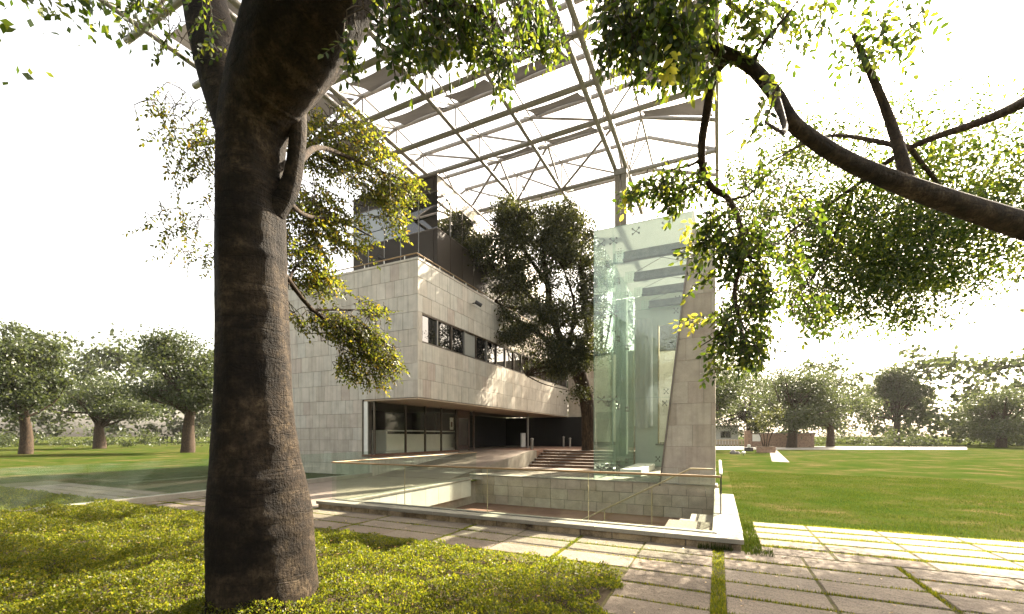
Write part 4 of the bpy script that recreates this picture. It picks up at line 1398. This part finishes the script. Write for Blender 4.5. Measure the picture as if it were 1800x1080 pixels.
limb('limb', [W(455, 300, 4.6, 0.30), W(400, 150, 4.8, 0.26), W(360, 0, 5.0, 0.22), W(330, -160, 5.2, 0.16), W(300, -330, 5.4, 0.10)], 'bark', ftree, n=10, sides=28, lump=0.05, ringamp=0.01, seed=6)
limb('limb', [W(480, 372, 4.5, 0.13), W(506, 335, 4.5, 0.10), W(519, 290, 4.5, 0.085), W(524, 230, 4.5, 0.08), W(522, 160, 4.5, 0.085), W(535, 100, 4.4, 0.085), W(560, 20, 4.3, 0.08), W(600, -60, 4.2, 0.06)], 'bark', ftree, n=10, sides=20, lump=0.07, ringamp=0.02, seed=8)
for br in ([W(460, 430, 4.6, 0.05), W(505, 490, 5.0, 0.032), W(550, 545, 5.6, 0.026), W(610, 585, 6.0, 0.018), W(660, 630, 6.3, 0.012), W(700, 665, 6.4, 0.006)],
           [W(520, 290, 4.5, 0.04), W(560, 260, 5.2, 0.03), W(620, 280, 6.0, 0.022), W(690, 310, 6.6, 0.014), W(740, 330, 6.9, 0.006)],
           [W(500, 350, 4.6, 0.035), W(540, 380, 5.3, 0.025), W(600, 390, 6.2, 0.018), W(660, 420, 6.8, 0.008)],
           [W(545, 545, 5.6, 0.018), W(600, 545, 6.0, 0.012), W(680, 545, 6.3, 0.005)],
           [W(480, -20, 3.4, 0.07), W(640, -40, 3.2, 0.05), W(760, 0, 3.1, 0.035), W(860, 30, 3.1, 0.02), W(900, 110, 3.1, 0.008)],
           [W(700, -60, 3.1, 0.045), W(840, -50, 3.6, 0.03), W(950, 10, 4.0, 0.015), W(980, 60, 4.0, 0.007)],
           [W(505, 500, 5.0, 0.02), W(520, 470, 5.6, 0.015), W(545, 450, 6.2, 0.006)]):
    limb('branch', br, 'barkdark', ftree, n=8, sides=8, lump=0.05)
R = cdir
K = [clump(560, 250, 6.2, 60, 55, 0.7, 70, R(.7, .1, -.4), .062, 13), clump(640, 290, 6.4, 80, 60, 0.7, 100, R(.8, .1, -.4), .062, 13),
     clump(545, 375, 5.8, 50, 70, 0.6, 75, R(.8, .1, -.35), .062, 13), clump(600, 400, 6.2, 60, 50, 0.6, 50, R(.8, .1, -.35), .060, 13),
     clump(680, 350, 6.6, 45, 40, 0.5, 42, R(.8, .1, -.45), .062, 12), clump(725, 325, 6.8, 25, 18, 0.4, 14, R(.8, .1, -.4), .062, 11), clump(690, 390, 6.6, 25, 20, 0.4, 12, R(.6, .1, -.6), .062, 11),
     clump(535, 455, 5.6, 40, 45, 0.5, 50, R(.8, .1, -.4), .060, 12), clump(560, 500, 5.8, 45, 25, 0.4, 25, R(.9, .1, -.2), .060, 13),
     clump(600, 575, 6.0, 45, 25, 0.4, 42, R(.9, .1, -.3), .058, 13), clump(640, 600, 6.2, 50, 35, 0.4, 62, R(.7, .1, -.6), .058, 13), clump(675, 635, 6.3, 35, 30, 0.4, 38, R(.6, .1, -.7), .058, 12),
     clump(615, 645, 6.2, 28, 25, 0.3, 24, R(.2, .1, -.9), .056, 12), clump(655, 670, 6.3, 25, 15, 0.3, 12, R(.4, .1, -.8), .056, 10), clump(655, 545, 6.2, 40, 10, 0.3, 9, R(1, .1, .05), .058, 14), clump(525, 560, 5.6, 25, 20, 0.3, 12, R(.5, .1, -.7), .056, 12),
     clump(610, 215, 6.2, 60, 15, 0.5, 20, R(.9, .1, -.1), .060, 12), clump(350, 260, 6.0, 60, 90, 0.8, 60, R(-.6, .1, -.5), .062, 12), clump(330, 420, 6.2, 40, 60, 0.7, 22, R(-.6, .1, -.5), .062, 12)]
P, D, Nn, L, tw = fronds(K, r2)
leaves_on(ftree, P, D, Nn, L, 'leaf_olive', 0, 'foliage')
twig_mesh(ftree, tw, 0.004)
K = [clump(715, 10, 3.0, 75, 35, 0.4, 42, R(.2, .1, -.9), .070, 12), clump(690, 65, 2.9, 28, 35, 0.25, 13, R(.1, 0, -1), .068, 12), clump(745, 75, 2.9, 22, 45, 0.25, 13, R(0, 0, -1), .068, 13),
     clump(800, 40, 3.1, 50, 40, 0.3, 34, R(.3, 0, -.9), .066, 12), clump(850, 60, 3.1, 35, 40, 0.3, 22, R(.3, 0, -.9), .064, 12), clump(885, 115, 3.1, 12, 32, 0.15, 8, R(.2, 0, -1), .062, 12),
     clump(920, 30, 3.9, 45, 35, 0.4, 34, R(.2, 0, -.9), .062, 12), clump(960, 55, 4.0, 30, 30, 0.3, 18, R(.2, 0, -.9), .062, 11), clump(612, 95, 2.9, 7, 22, 0.1, 4, R(0, 0, -1), .062, 12), clump(880, 0, 3.2, 120, 20, 0.4, 40, R(.2, 0, -.9), .066, 12),
     clump(300, 20, 4.2, 120, 60, 0.8, 50, R(-.3, 0, -.9), .066, 12)]
P, D, Nn, L, tw = fronds(K, r2)
leaves_on(ftree, P, D, Nn, L, 'leaf_green', 300, 'hanging_foliage')
twig_mesh(ftree, tw, 0.003)

# unseen crown of the same tree, added over and behind the camera to darken the trunk
lb = [((-4.5, -1.0, 7.6), (2.6, 2.4, 1.4), 1), ((-7.5, 1.2, 8.2), (2.4, 2.2, 1.5), 1), ((-1.2, -2.0, 7.2), (2.4, 2.2, 1.3), 1), ((-6.5, -3.0, 6.4), (2.6, 2.4, 1.6), 1), ((-2.5, -4.5, 6.6), (2.6, 2.2, 1.5), 1), ((1.8, -2.2, 6.6), (2.0, 2.0, 1.2), 0.8), ((-9.5, -1.0, 6.5), (2.2, 2.2, 1.8), 0.9)]
P, D, Nn, L, ce = crown_leaves(lb, 240, 120, 0.13, r2, spread=0.42, shell=0.2)
leaves_on(ftree, P, D, Nn, L, 'leaf_green', 0, 'crown', six=False)
hubs = [np.array(W(680, -300, 3.1, 0)[:3]), np.array(W(300, -330, 5.4, 0)[:3])]
lst = []
for c_ in ce[::6]:
    e = min(hubs, key=lambda q: np.linalg.norm(q - c_))
    lst.append([(*e, 0.07), (*((e + c_) / 2 + r2.normal(size=3) * 0.3), 0.045), (*c_, 0.015)])
limbs('branchlet', lst, 'barkdark', ftree, n=4, sides=5)['kind'] = 'stuff'

# ---- overhanging tree on the right (its trunk stands outside the frame)
r3 = np.random.default_rng(31)
rt = at(2050, 766, 4.6)
rtree = thing('overhanging_tree', (rt.x, rt.y, 0), 'tree overhanging from the right with a thin dark hanging bough and round green leaves', 'tree')
limb('trunk', [(rt.x, rt.y, -0.3, 0.4), (rt.x, rt.y, 2.0, 0.33), (rt.x - 0.2, rt.y, 4.5, 0.28), (rt.x - 0.6, rt.y - 0.1, 6.5, 0.2), (rt.x - 1.2, rt.y - 0.2, 9, 0.1)], 'bark', rtree, n=8, sides=20, lump=0.05)
limb('bough', [(rt.x - 0.1, rt.y, 3.6, 0.16), W(1600, 330, 4.0, 0.085), W(1420, 240, 3.6, 0.06), W(1362, 165, 3.5, 0.052), W(1320, 118, 3.5, 0.047), W(1262, 88, 3.5, 0.042), W(1200, 70, 3.5, 0.032), W(1120, 30, 3.4, 0.02)], 'bark', rtree, n=8, sides=14, lump=0.06, ringamp=0.02)
limb('branch', [W(1285, 96, 3.5, 0.045), W(1262, 120, 3.6, 0.042), W(1250, 150, 3.7, 0.040), W(1243, 195, 3.8, 0.038), W(1234, 250, 3.9, 0.036), W(1236, 300, 4.0, 0.032), W(1252, 330, 4.0, 0.028), W(1280, 350, 4.0, 0.024), W(1300, 395, 4.0, 0.022), W(1306, 450, 4.0, 0.020), W(1293, 500, 4.0, 0.018), W(1292, 530, 4.0, 0.016), W(1302, 575, 4.0, 0.012), W(1300, 640, 4.0, 0.006)], 'barkdark', rtree, n=8, sides=12, lump=0.12, ringamp=0.05)
for br in ([W(1234, 278, 3.95, 0.016), W(1215, 290, 4.0, 0.012), W(1170, 302, 4.1, 0.009), W(1110, 330, 4.2, 0.004)],
           [W(1300, 400, 4.0, 0.014), W(1270, 410, 4.0, 0.01), W(1230, 430, 4.1, 0.007), W(1180, 440, 4.1, 0.004)],
           [W(1304, 440, 4.0, 0.014), W(1335, 470, 4.0, 0.01), W(1350, 540, 4.0, 0.006)],
           [W(1282, 352, 4.0, 0.012), W(1320, 340, 4.0, 0.009), W(1355, 300, 4.0, 0.006)],
           [W(1293, 525, 4.0, 0.012), W(1270, 580, 4.0, 0.008), W(1230, 610, 4.1, 0.004)],
           [W(1320, 118, 3.5, 0.02), W(1340, 80, 3.4, 0.014), W(1365, 50, 3.3, 0.01), W(1420, -20, 3.2, 0.006)],
           [W(1180, 60, 3.5, 0.03), W(1150, -10, 3.4, 0.02), W(1080, -30, 3.3, 0.012)],
           [W(1362, 165, 3.5, 0.03), W(1380, 230, 3.0, 0.018), W(1345, 215, 2.6, 0.006)],
           [W(1600, 330, 4.0, 0.06), W(1560, 200, 4.2, 0.04), W(1500, 60, 4.2, 0.02)]):
    limb('branchlet', br, 'barkdark', rtree, n=6, sides=8, lump=0.08)
K = [clump(1130, 25, 3.2, 75, 35, 0.4, 60, R(-.2, 0, -.9), .085, 9), clump(1195, 75, 3.3, 45, 45, 0.35, 48, R(-.2, 0, -.9), .090, 9), clump(1085, 55, 3.2, 35, 40, 0.3, 24, R(-.2, 0, -1), .078, 9),
     clump(1060, 110, 3.2, 12, 18, 0.15, 4, R(-.1, 0, -1), .066, 8), clump(1128, 90, 3.2, 35, 28, 0.25, 15, R(-.2, 0, -1), .078, 9), clump(1250, 15, 3.3, 35, 30, 0.3, 20, R(0, 0, -.9), .085, 9),
     clump(1240, 130, 3.5, 15, 30, 0.2, 8, R(.0, 0, -1), .085, 7), clump(1080, 0, 3.3, 60, 20, 0.3, 30, R(-.2, 0, -1), .08, 9), clump(1300, 70, 3.4, 40, 14, 0.25, 12, R(.5, 0, -.6), .066, 10), clump(1330, 20, 3.3, 35, 30, 0.3, 14, R(.3, 0, -.8), .08, 9),
     clump(1165, 325, 4.1, 55, 22, 0.3, 34, R(-.8, 0, -.45), .072, 10), clump(1115, 335, 4.2, 25, 14, 0.2, 10, R(-.7, 0, -.6), .068, 9), clump(1200, 345, 4.1, 32, 20, 0.3, 16, R(-.5, 0, -.6), .072, 9), clump(1235, 320, 4.0, 25, 25, 0.2, 12, R(-.3, 0, -.8), .072, 8),
     clump(1258, 400, 4.0, 30, 38, 0.3, 28, R(-.5, 0, -.6), .082, 9), clump(1225, 440, 4.1, 28, 14, 0.2, 7, R(-.95, 0, -.15), .074, 10), clump(1228, 492, 4.1, 24, 12, 0.2, 5, R(-.95, 0, -.1), .072, 10), clump(1280, 450, 4.0, 35, 40, 0.35, 34, R(-.3, 0, -.8), .080, 9),
     clump(1325, 430, 4.0, 32, 50, 0.35, 30, R(.4, 0, -.7), .074, 9), clump(1330, 530, 4.0, 35, 55, 0.35, 42, R(.2, 0, -.8), .072, 9), clump(1280, 560, 4.0, 32, 40, 0.3, 32, R(-.4, 0, -.7), .070, 9), clump(1265, 600, 4.1, 28, 26, 0.25, 18, R(-.7, 0, -.5), .068, 9),
     clump(1315, 615, 4.0, 40, 30, 0.3, 34, R(.1, 0, -.9), .070, 9), clump(1262, 650, 4.0, 25, 10, 0.2, 6, R(-.5, 0, -.7), .066, 8), clump(1340, 300, 4.0, 22, 45, 0.25, 12, R(.2, 0, -.8), .066, 9), clump(1240, 558, 4.1, 18, 8, 0.2, 4, R(-1, 0, -.1), .066, 10),
     clump(1330, 215, 2.6, 26, 20, 0.15, 5, R(-.7, 0, -.7), .078, 6), clump(1350, 160, 3.2, 15, 30, 0.2, 6, R(0, 0, -1), .078, 7),
     clump(1400, 420, 4.0, 50, 80, 0.4, 24, R(.4, 0, -.7), .074, 9), clump(1430, 20, 3.8, 90, 40, 0.5, 40, R(.1, 0, -.9), .08, 9), clump(1560, 60, 4.0, 90, 60, 0.5, 40, R(.1, 0, -.9), .08, 9), clump(1420, 540, 4.0, 40, 50, 0.3, 18, R(.4, 0, -.8), .072, 9)]
K += [clump(1300, 320, 8.5, 35, 50, 0.8, 30, R(.1, 0, -.9), .085, 10), clump(1325, 420, 8.5, 35, 60, 0.8, 42, R(.1, 0, -.9), .085, 10), clump(1310, 520, 8.5, 45, 60, 0.8, 52, R(.1, 0, -.9), .085, 10), clump(1335, 600, 8.0, 30, 40, 0.8, 30, R(.1, 0, -.9), .085, 10),
      clump(1290, 460, 8.0, 22, 50, 0.5, 16, R(-.2, 0, -.9), .085, 10), clump(1420, 330, 9.0, 70, 110, 1.2, 90, R(.1, 0, -.9), .09, 10), clump(1430, 500, 9.0, 70, 90, 1.2, 90, R(.1, 0, -.9), .09, 10), clump(1560, 420, 9.0, 80, 120, 1.3, 110, R(.1, 0, -.9), .09, 10),
      clump(1690, 380, 9.0, 90, 130, 1.3, 110, R(.1, 0, -.9), .09, 10), clump(1560, 240, 8.5, 90, 60, 1.2, 60, R(.1, 0, -.9), .09, 10)]  # outermost clumps added to carry shade over the right paving
P, D, Nn, L, tw = fronds(K, r3)
leaves_on(rtree, P, D, Nn, L, 'leaf_green', 292, 'foliage')
for br in ([(rt.x - 0.5, rt.y, 6.0, 0.10), W(1760, 200, 6.5, 0.07), W(1600, 260, 7.5, 0.05), W(1500, 330, 8.8, 0.04), W(1400, 400, 8.8, 0.025), W(1320, 470, 8.5, 0.01)],
           [W(1600, 260, 7.5, 0.05), W(1450, 240, 8.5, 0.03), W(1330, 300, 8.5, 0.01)],
           [W(1500, 330, 8.8, 0.03), W(1440, 470, 9.0, 0.02), W(1350, 580, 8.2, 0.008)],
           [W(1600, 260, 7.5, 0.04), W(1660, 360, 8.8, 0.03), W(1600, 480, 9.0, 0.01)]):
    limb('branchlet', br, 'barkdark', rtree, n=6, sides=8, lump=0.08)
twig_mesh(rtree, tw, 0.003)
K = [clump(1183, 125, 3.1, 8, 22, 0.08, 3, R(-.1, 0, -1), .075, 9), clump(1215, 560, 4.0, 20, 6, 0.1, 3, R(-1, 0, -.15), .07, 11), clump(1095, 350, 4.2, 12, 16, 0.1, 3, R(-.4, 0, -.9), .07, 7), clump(1210, 395, 4.0, 8, 14, 0.1, 2, R(0, 0, -1), .08, 6)]
P, D, Nn, L, tw = fronds(K, r3)
leaves_on(rtree, P, D, Nn, L, 'leaf_yellow', 0, 'young_foliage')

lb = [(tuple(at(1500, 470, 9.5)), (1.6, 1.6, 1.1), 1), (tuple(at(1580, 370, 9.2)), (1.6, 1.6, 1.1), 1), (tuple(at(1690, 290, 9.0)), (1.8, 1.6, 1.1), 1), (tuple(at(1465, 410, 9.6)), (1.3, 1.4, 1.0), 1), (tuple(at(1640, 440, 9.3)), (1.6, 1.5, 1.0), 1), (tuple(at(1770, 410, 9.0)), (1.7, 1.5, 1.1), 1), (tuple(at(1545, 530, 9.6)), (1.3, 1.3, 0.8), 0.8), (tuple(at(1420, 250, 10.5)), (0.9, 0.9, 0.8), 0.5), (tuple(at(1340, 350, 10.5)), (0.7, 0.8, 0.7), 0.4)]
P, D, Nn, L, ce = crown_leaves(lb, 520, 90, 0.09, r3, spread=0.33, shell=0.15)  # extra crown lobes added at the right to shade the paving
leaves_on(rtree, P, D, Nn, L, 'leaf_green', 0, 'crown')

# ---- trees further off
def far_tree(u, t, htop, width, label, seed, name='garden_tree', leaf=0.30, clumps=220, per=100, mat='leaf_far', group='hazy trees beyond the lawn', low=0.22):
    r = np.random.default_rng(seed)
    p = at(u, 766, t)
    T = thing(name, (p.x, p.y, 0), label, 'tree', group)
    tk = width * 0.035 + 0.08
    lean = r.normal(size=2) * 0.5
    limb('trunk', [(p.x, p.y, -0.2, tk * 1.3), (p.x + lean[0] * .2, p.y, htop * 0.2, tk), (p.x + lean[0] * .6, p.y + lean[1] * .5, htop * 0.45, tk * 0.7), (p.x + lean[0], p.y + lean[1], htop * 0.75, tk * 0.25)], 'barkdark', T, n=4, sides=8, lump=0.1)
    lobes = []
    for k in range(int(r.integers(5, 10))):
        a = r.uniform(0, 6.28)
        rr = width * 0.5 * r.uniform(0.2, 0.62)
        zc = htop * r.uniform(low + 0.2, 0.82)
        lobes.append(((p.x + rr * math.cos(a), p.y + rr * math.sin(a), zc), (width * r.uniform(0.12, 0.34), width * r.uniform(0.12, 0.34), htop * r.uniform(0.07, 0.2)), r.uniform(0.5, 1.3)))
    lobes.append(((p.x, p.y, htop * 0.8), (width * 0.25, width * 0.25, htop * 0.18), 1))
    P, D, Nn, L, ce = crown_leaves(lobes, clumps, per, leaf, r, spread=width * 0.065, shell=0.3)
    leaves_on(T, P, D, Nn, L, mat, 0, 'crown', six=False)
    lst = []
    for c in ce[::5]:
        z0 = htop * r.uniform(0.25, 0.5)
        lst.append([(p.x + lean[0] * .4, p.y + lean[1] * .4, z0, tk * 0.3), (*((np.array([p.x, p.y, z0]) + c) / 2 + r.normal(size=3) * 0.2), tk * 0.2), (*c, 0.03)])
    limbs('branch', lst, 'barkdark', T, n=3, sides=5)['kind'] = 'stuff'
    return T
far_tree(1243, 60, 13.0, 17, 'dense dusty tree standing over the pale house right behind the stone tower', 101, low=0.12)
far_tree(1392, 64, 12.5, 15, 'paler yellow green tree beyond the fence at the right edge of the garden', 102, low=0.1)
far_tree(1316, 84, 14.5, 15, 'tall hazy grey tree seen between two nearer trees above the gate', 103, low=0.1)
far_tree(1225, 70, 13, 11, 'tree beyond the fence mostly hidden by the stone tower', 104)
far_tree(1460, 70, 12, 12, 'round hazy tree further right along the garden fence', 105, low=0.1)
far_tree(1575, 84, 16, 12, 'hazy tree towards the far right end of the road', 106, low=0.1)
far_tree(1760, 66, 9, 14, 'last hazy tree at the far right of the garden', 107, low=0.1)
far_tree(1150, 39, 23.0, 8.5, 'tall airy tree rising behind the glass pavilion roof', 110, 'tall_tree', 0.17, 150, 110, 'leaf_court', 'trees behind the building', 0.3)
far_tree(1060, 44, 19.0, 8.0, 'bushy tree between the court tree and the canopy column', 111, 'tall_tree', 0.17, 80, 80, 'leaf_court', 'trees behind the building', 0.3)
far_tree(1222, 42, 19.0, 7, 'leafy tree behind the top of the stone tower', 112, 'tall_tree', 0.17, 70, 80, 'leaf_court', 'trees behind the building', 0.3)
far_tree(330, 46, 13, 12, 'hazy tree left of the building behind the big trunk', 113)
far_tree(175, 60, 10, 14, 'hazy tree standing at the far left of the grounds', 114)
far_tree(45, 42, 13, 9, 'low hazy tree at the far left edge of the grounds', 115)

# tree belt behind the photographer, reflected in the glass, plus unseen shading masses
rb = np.random.default_rng(77)
lob = []
for i in range(22):
    a = math.radians(180 + i * 9.5)
    d = rb.uniform(24, 34)
    lob.append(((math.cos(a) * d * 1.2 - 4, math.sin(a) * d, rb.uniform(2.5, 5)), (4.5, 4.0, rb.uniform(2.5, 4)), 1))
shade_masses = []  # unseen foliage masses, added to keep light off the foreground trunk
for cx, cy, hh in ((-18.5, -3.5, 9), (-11, -1.8, 10), (-8, -5, 10), (-14, -4, 10), (-10.5, -8, 10)):
    shade_masses += [((cx, cy, hh * 0.3), (2.6, 2.4, hh * 0.3), 1), ((cx, cy, hh * 0.72), (3.0, 2.8, hh * 0.3), 1.2)]
P, D, Nn, L, _ = crown_leaves(lob, 420, 45, 0.55, rb, spread=0.9, shell=0.3)
P2, D2, N2, L2, _ = crown_leaves(shade_masses, 620, 70, 0.26, rb, spread=0.6, shell=0.5)
P, D, Nn, L = np.vstack([P, P2]), np.vstack([D, D2]), np.vstack([Nn, N2]), np.concatenate([L, L2])
V, Fa = leaf_arrays(P, D, Nn, L, False)
tag(npmesh('tree_belt', V, Fa, 'leaf_court', (0, -28, 0)), 'belt of dark trees reflected in the glass, with unseen masses added for shade', 'trees', None, 'stuff')

lob = []
for i in range(46):
    a = math.radians(-8 + i * 4.6)
    d = rb.uniform(115, 150)
    hh = rb.uniform(12, 19)
    lob.append(((math.cos(a) * d - 10, math.sin(a) * d + 5, hh * 0.75), (8, 8, hh * 0.75), 1))
P, D, Nn, L, _ = crown_leaves(lob, 2800, 50, 1.1, rb, spread=1.5, shell=0.5)
V, Fa = leaf_arrays(P, D, Nn, L, False)
tag(npmesh('far_wood', V, Fa, 'leaf_far', (0, 120, 0)), 'distant wood closing the view behind the grounds', 'trees', None, 'stuff')

lob = []
for i in range(90):
    u = -150 + i * 23 + rb.uniform(-10, 10)
    t = 98 if 1225 < u < 1400 else rb.uniform(64, 90)
    p = at(u, 766, t)
    hh = rb.uniform(0.8, 3.4)
    lob.append(((p.x, p.y, hh * 0.5), (rb.uniform(1.5, 3.2), rb.uniform(1.2, 2.4), hh * 0.5), hh))
P, D, Nn, L, _ = crown_leaves(lob, 700, 45, 0.32, rb, spread=0.5, shell=0.3)
P[:, 2] = np.abs(P[:, 2])
V, Fa = leaf_arrays(P, D, Nn, L, False)
tag(npmesh('undergrowth', V, Fa, 'leaf_far', (0, 80, 0)), 'tangled bushes and undergrowth along the far garden edge', 'bushes', None, 'stuff')

# ================================================================== FAR GARDEN EDGE
fa, fb = at(1180, 766, 74), at(1314, 766, 74)
fen = thing('picket_fence', ((fa.x + fb.x) / 2, (fa.y + fb.y) / 2, 0), 'pale picket fence across the road beyond the lawn', 'fence')
nd = 26
for i in range(nd + 1):
    p = fa.lerp(fb, i / nd)
    box('picket', p.x - 0.13, p.x + 0.13, p.y - 0.04, p.y + 0.04, 0.0, 1.15 + 0.05 * (i % 5 == 0), 'fence', fen, 0)
tube('rail', (fa.x, fa.y, 1.0), (fb.x, fb.y, 1.0), 0.07, 'fence', fen, 6)
tube('rail', (fa.x, fa.y, 0.25), (fb.x, fb.y, 0.25), 0.07, 'fence', fen, 6)
p = at(1272, 766, 90)
hs = thing('far_house', (p.x, p.y, 0), 'low white house with a dark window behind the picket fence', 'house')
box('wall', p.x - 5.5, p.x + 2.6, p.y - 2, p.y + 3, 0, 3.6, 'farwall', hs, 0.02)
box('roof', p.x - 5.8, p.x + 2.9, p.y - 2.4, p.y + 3.3, 3.6, 3.9, 'concrete', hs, 0.02)
wf = box('window', p.x - 0.6, p.x + 1.3, p.y - 2.08, p.y - 2.0, 1.3, 2.7, 'frame', hs, 0.01)
for i in range(2):
    box('pane', p.x - 0.5 + i * 0.9, p.x + 0.3 + i * 0.9, p.y - 2.11, p.y - 2.081, 1.4, 2.6, 'winglass', wf, 0)
p = at(1330, 766, 68)
gw = thing('garden_wall', (p.x, p.y, 0), 'brown brick gate wall with a pale panel at the end of the fence', 'wall')
box('gate_pier', p.x - 1.7, p.x - 0.8, p.y - 0.4, p.y + 0.4, 0, 2.6, 'farbrick', gw, 0.02)
box('wall_length', p.x - 0.79, p.x + 7.5, p.y - 0.2, p.y + 0.2, 0, 2.1, 'farbrick', gw, 0.02)
box('pale_panel', p.x - 0.6, p.x + 0.5, p.y - 0.25, p.y - 0.205, 0.9, 2.0, 'white', gw, 0.01)
box('wall_cap', p.x - 0.79, p.x + 7.5, p.y - 0.28, p.y + 0.28, 2.103, 2.2, 'concrete', gw, 0.01)
p = at(1346, 766, 46)
plt = thing('planter', (p.x, p.y, 0), 'reddish brick planter box at the right side of the lawn', 'planter')
for i in range(4):
    for k in range(3):
        off = 0.28 if k % 2 else 0
        x0 = p.x - 0.85 + i * 0.43
        box('brick', x0, x0 + 0.42, p.y - 0.5, p.y + 0.5, 0.21 * k, 0.21 * k + 0.2, 'farbrick', plt, 0.01)
box('soil', p.x - 0.8, p.x + 0.8, p.y - 0.45, p.y + 0.45, 0.632, 0.66, 'soil', plt, 0)
sh = thing('planter_shrub', (p.x, p.y, 0.66), 'dark multi stemmed shrub growing in the brick planter', 'shrub')
rs = np.random.default_rng(55)
for i in range(4):
    limb('stem', [(p.x + (i - 1.5) * 0.15, p.y, 0.64, 0.06), (p.x + (i - 1.5) * 0.3, p.y + 0.1 * i, 1.6, 0.045), (p.x + (i - 1.5) * 0.6, p.y + 0.1, 2.8, 0.025)], 'barkdark', sh, n=3, sides=6)
P, D, Nn, L, _ = crown_leaves([((p.x, p.y, 3.4), (1.5, 1.3, 1.3), 1), ((p.x - 0.9, p.y, 2.9), (0.7, 0.7, 0.7), 0.4), ((p.x + 0.8, p.y, 4.4), (0.9, 0.9, 0.8), 0.4)], 40, 60, 0.2, rs, 0.25, 0.3)
leaves_on(sh, P, D, Nn, L, 'leaf_court', 0, 'crown', six=False)
p = at(1316, 766, 50)
bx = thing('utility_box', (p.x, p.y, 0), 'small dark box with a white lid standing on the lawn edge', 'box')
box('case', p.x - 0.45, p.x + 0.45, p.y - 0.25, p.y + 0.25, 0.0, 0.42, 'black', bx, 0.02)
box('lid', p.x - 0.15, p.x + 0.2, p.y - 0.15, p.y + 0.15, 0.422, 0.75, 'white', bx, 0.04)
p = at(1289, 766, 42)
rk = thing('lawn_stone', (p.x, p.y, 0), 'grey boulder pair lying on the far lawn', 'stone')
for k, (dx, s) in enumerate(((0, 0.3), (0.4, 0.2))):
    V, Fc = limb_arrays([(p.x + dx, p.y, -0.05, s * 0.9), (p.x + dx, p.y, s * 0.6, s), (p.x + dx, p.y, s * 1.5, s * 0.2)], n=3, sides=8, lump=0.3, seed=k)
    npmesh('rock', V, Fc, 'concrete', V.mean(0), rk, True)
p = at(1307, 766, 39)
gl_ = thing('garden_lamp', (p.x, p.y, 0), 'small white round lamp low on the far lawn', 'lamp')
tube('stem', (p.x, p.y, 0), (p.x, p.y, 0.12), 0.05, 'black', gl_, 8)
V, Fc = limb_arrays([(p.x, p.y, 0.10, 0.05), (p.x, p.y, 0.2, 0.17), (p.x, p.y, 0.32, 0.16), (p.x, p.y, 0.4, 0.03)], n=4, sides=12)
npmesh('globe', V, Fc, 'white', V.mean(0), gl_, True)

# ================================================================== GROUND COVER, LITTER
rg = np.random.default_rng(91)
n = 620000
X = rg.uniform(-22, -1.0, n); Y = rg.uniform(1.2, 5.72, n)
u, v, Yc = proj(np.stack([X, Y, np.full(n, 0.15)], 1))
edge = (Y < 5.62 + 0.10 * np.sin(X * 5.1) + 0.05 * np.sin(X * 13)) & (X < -1.12 + 0.10 * np.sin(Y * 6.3) + 0.05 * np.sin(Y * 15))
keep = edge & (u > -40) & (u < 1150) & (v < 1130) & (Yc > 1.0)
X, Y = X[keep], Y[keep]
hf = 0.14 + 0.10 * np.sin(X * 3.3 + np.sin(Y * 4)) * np.sin(Y * 3.9 + 0.7) + 0.05 * np.sin(X * 9.1 + Y * 3) * np.sin(Y * 8.7 - X * 2) + 0.025 * np.sin(X * 21 + 2 * np.sin(Y * 17)) * np.sin(Y * 23)
ed = np.minimum(1, np.minimum((5.72 - Y) / 0.25, (-1.02 - X) / 0.25)).clip(0.25, 1)
hol = np.sin(X * 5.7 + 1.7 * np.sin(Y * 3.1)) * np.sin(Y * 6.3 + 1.1 * np.sin(X * 2.7)) + 0.5 * np.sin(X * 12.3 + Y * 4) * np.sin(Y * 14.1 - X * 3)
hf = np.where(hol < -0.55, hf * 0.35, hf)
hf = np.maximum(hf, 0.02) * ed
Z = hf * (1 - 0.9 * rg.uniform(0, 1, len(X)) ** 2.2) + 0.01
P = np.stack([X, Y, Z], 1)
D = rg.normal(size=P.shape) + np.array([0, 0, 0.9])
Nn = rg.normal(size=P.shape) + np.array([0, 0, 0.6])
L = rg.uniform(0.016, 0.038, len(P))
V, Fa = leaf_arrays(P, D, Nn, L, False)
tag(npmesh('ground_cover', V, Fa, 'leaf_cover', (-4, 4, 0)), 'bright yellow green carpet of small leafed ground cover beside the path', 'ground cover', None, 'stuff')
# fallen leaves on the slabs
k = 420
X = rg.uniform(-11, 4.0, k); Y = rg.uniform(2.4, 7.5, k)
P = np.stack([X, Y, np.where((Y < 5.65) & (X < -1.0), 0.15, 0.024)], 1)
D = rg.normal(size=P.shape) * np.array([1, 1, 0.15])
Nn = np.tile(np.array([0, 0, 1.0]), (len(P), 1)) + rg.normal(size=P.shape) * 0.25
V, Fa = leaf_arrays(P, D, Nn, rg.uniform(0.025, 0.055, len(P)))
tag(npmesh('fallen_leaves', V, Fa, 'deadleaf', (0, 5, 0)), 'dry fallen leaves scattered over the stone path', 'leaves', None, 'stuff')

# ================================================================== HAZE
bm = bmesh.new()
bmesh.ops.create_cube(bm, size=1, matrix=Matrix.Translation((-8, 60, 14)) @ Matrix.Diagonal((400, 300, 30, 1)))
me = bpy.data.meshes.new('haze')
bm.to_mesh(me); bm.free()
m, nt, out = newmat('haze_air')
pv_ = N(nt, 'ShaderNodeVolumePrincipled', Density=0.00012, Anisotropy=0.2)
pv_.inputs['Color'].default_value = (1.0, 0.97, 0.92, 1)
nt.links.new(pv_.outputs[0], out.inputs['Volume'])
me.materials.append(m)
hz_ = bpy.data.objects.new('haze', me)
C.objects.link(hz_)
tag(hz_, 'thin warm haze in the air of the garden', 'haze', None, 'stuff')
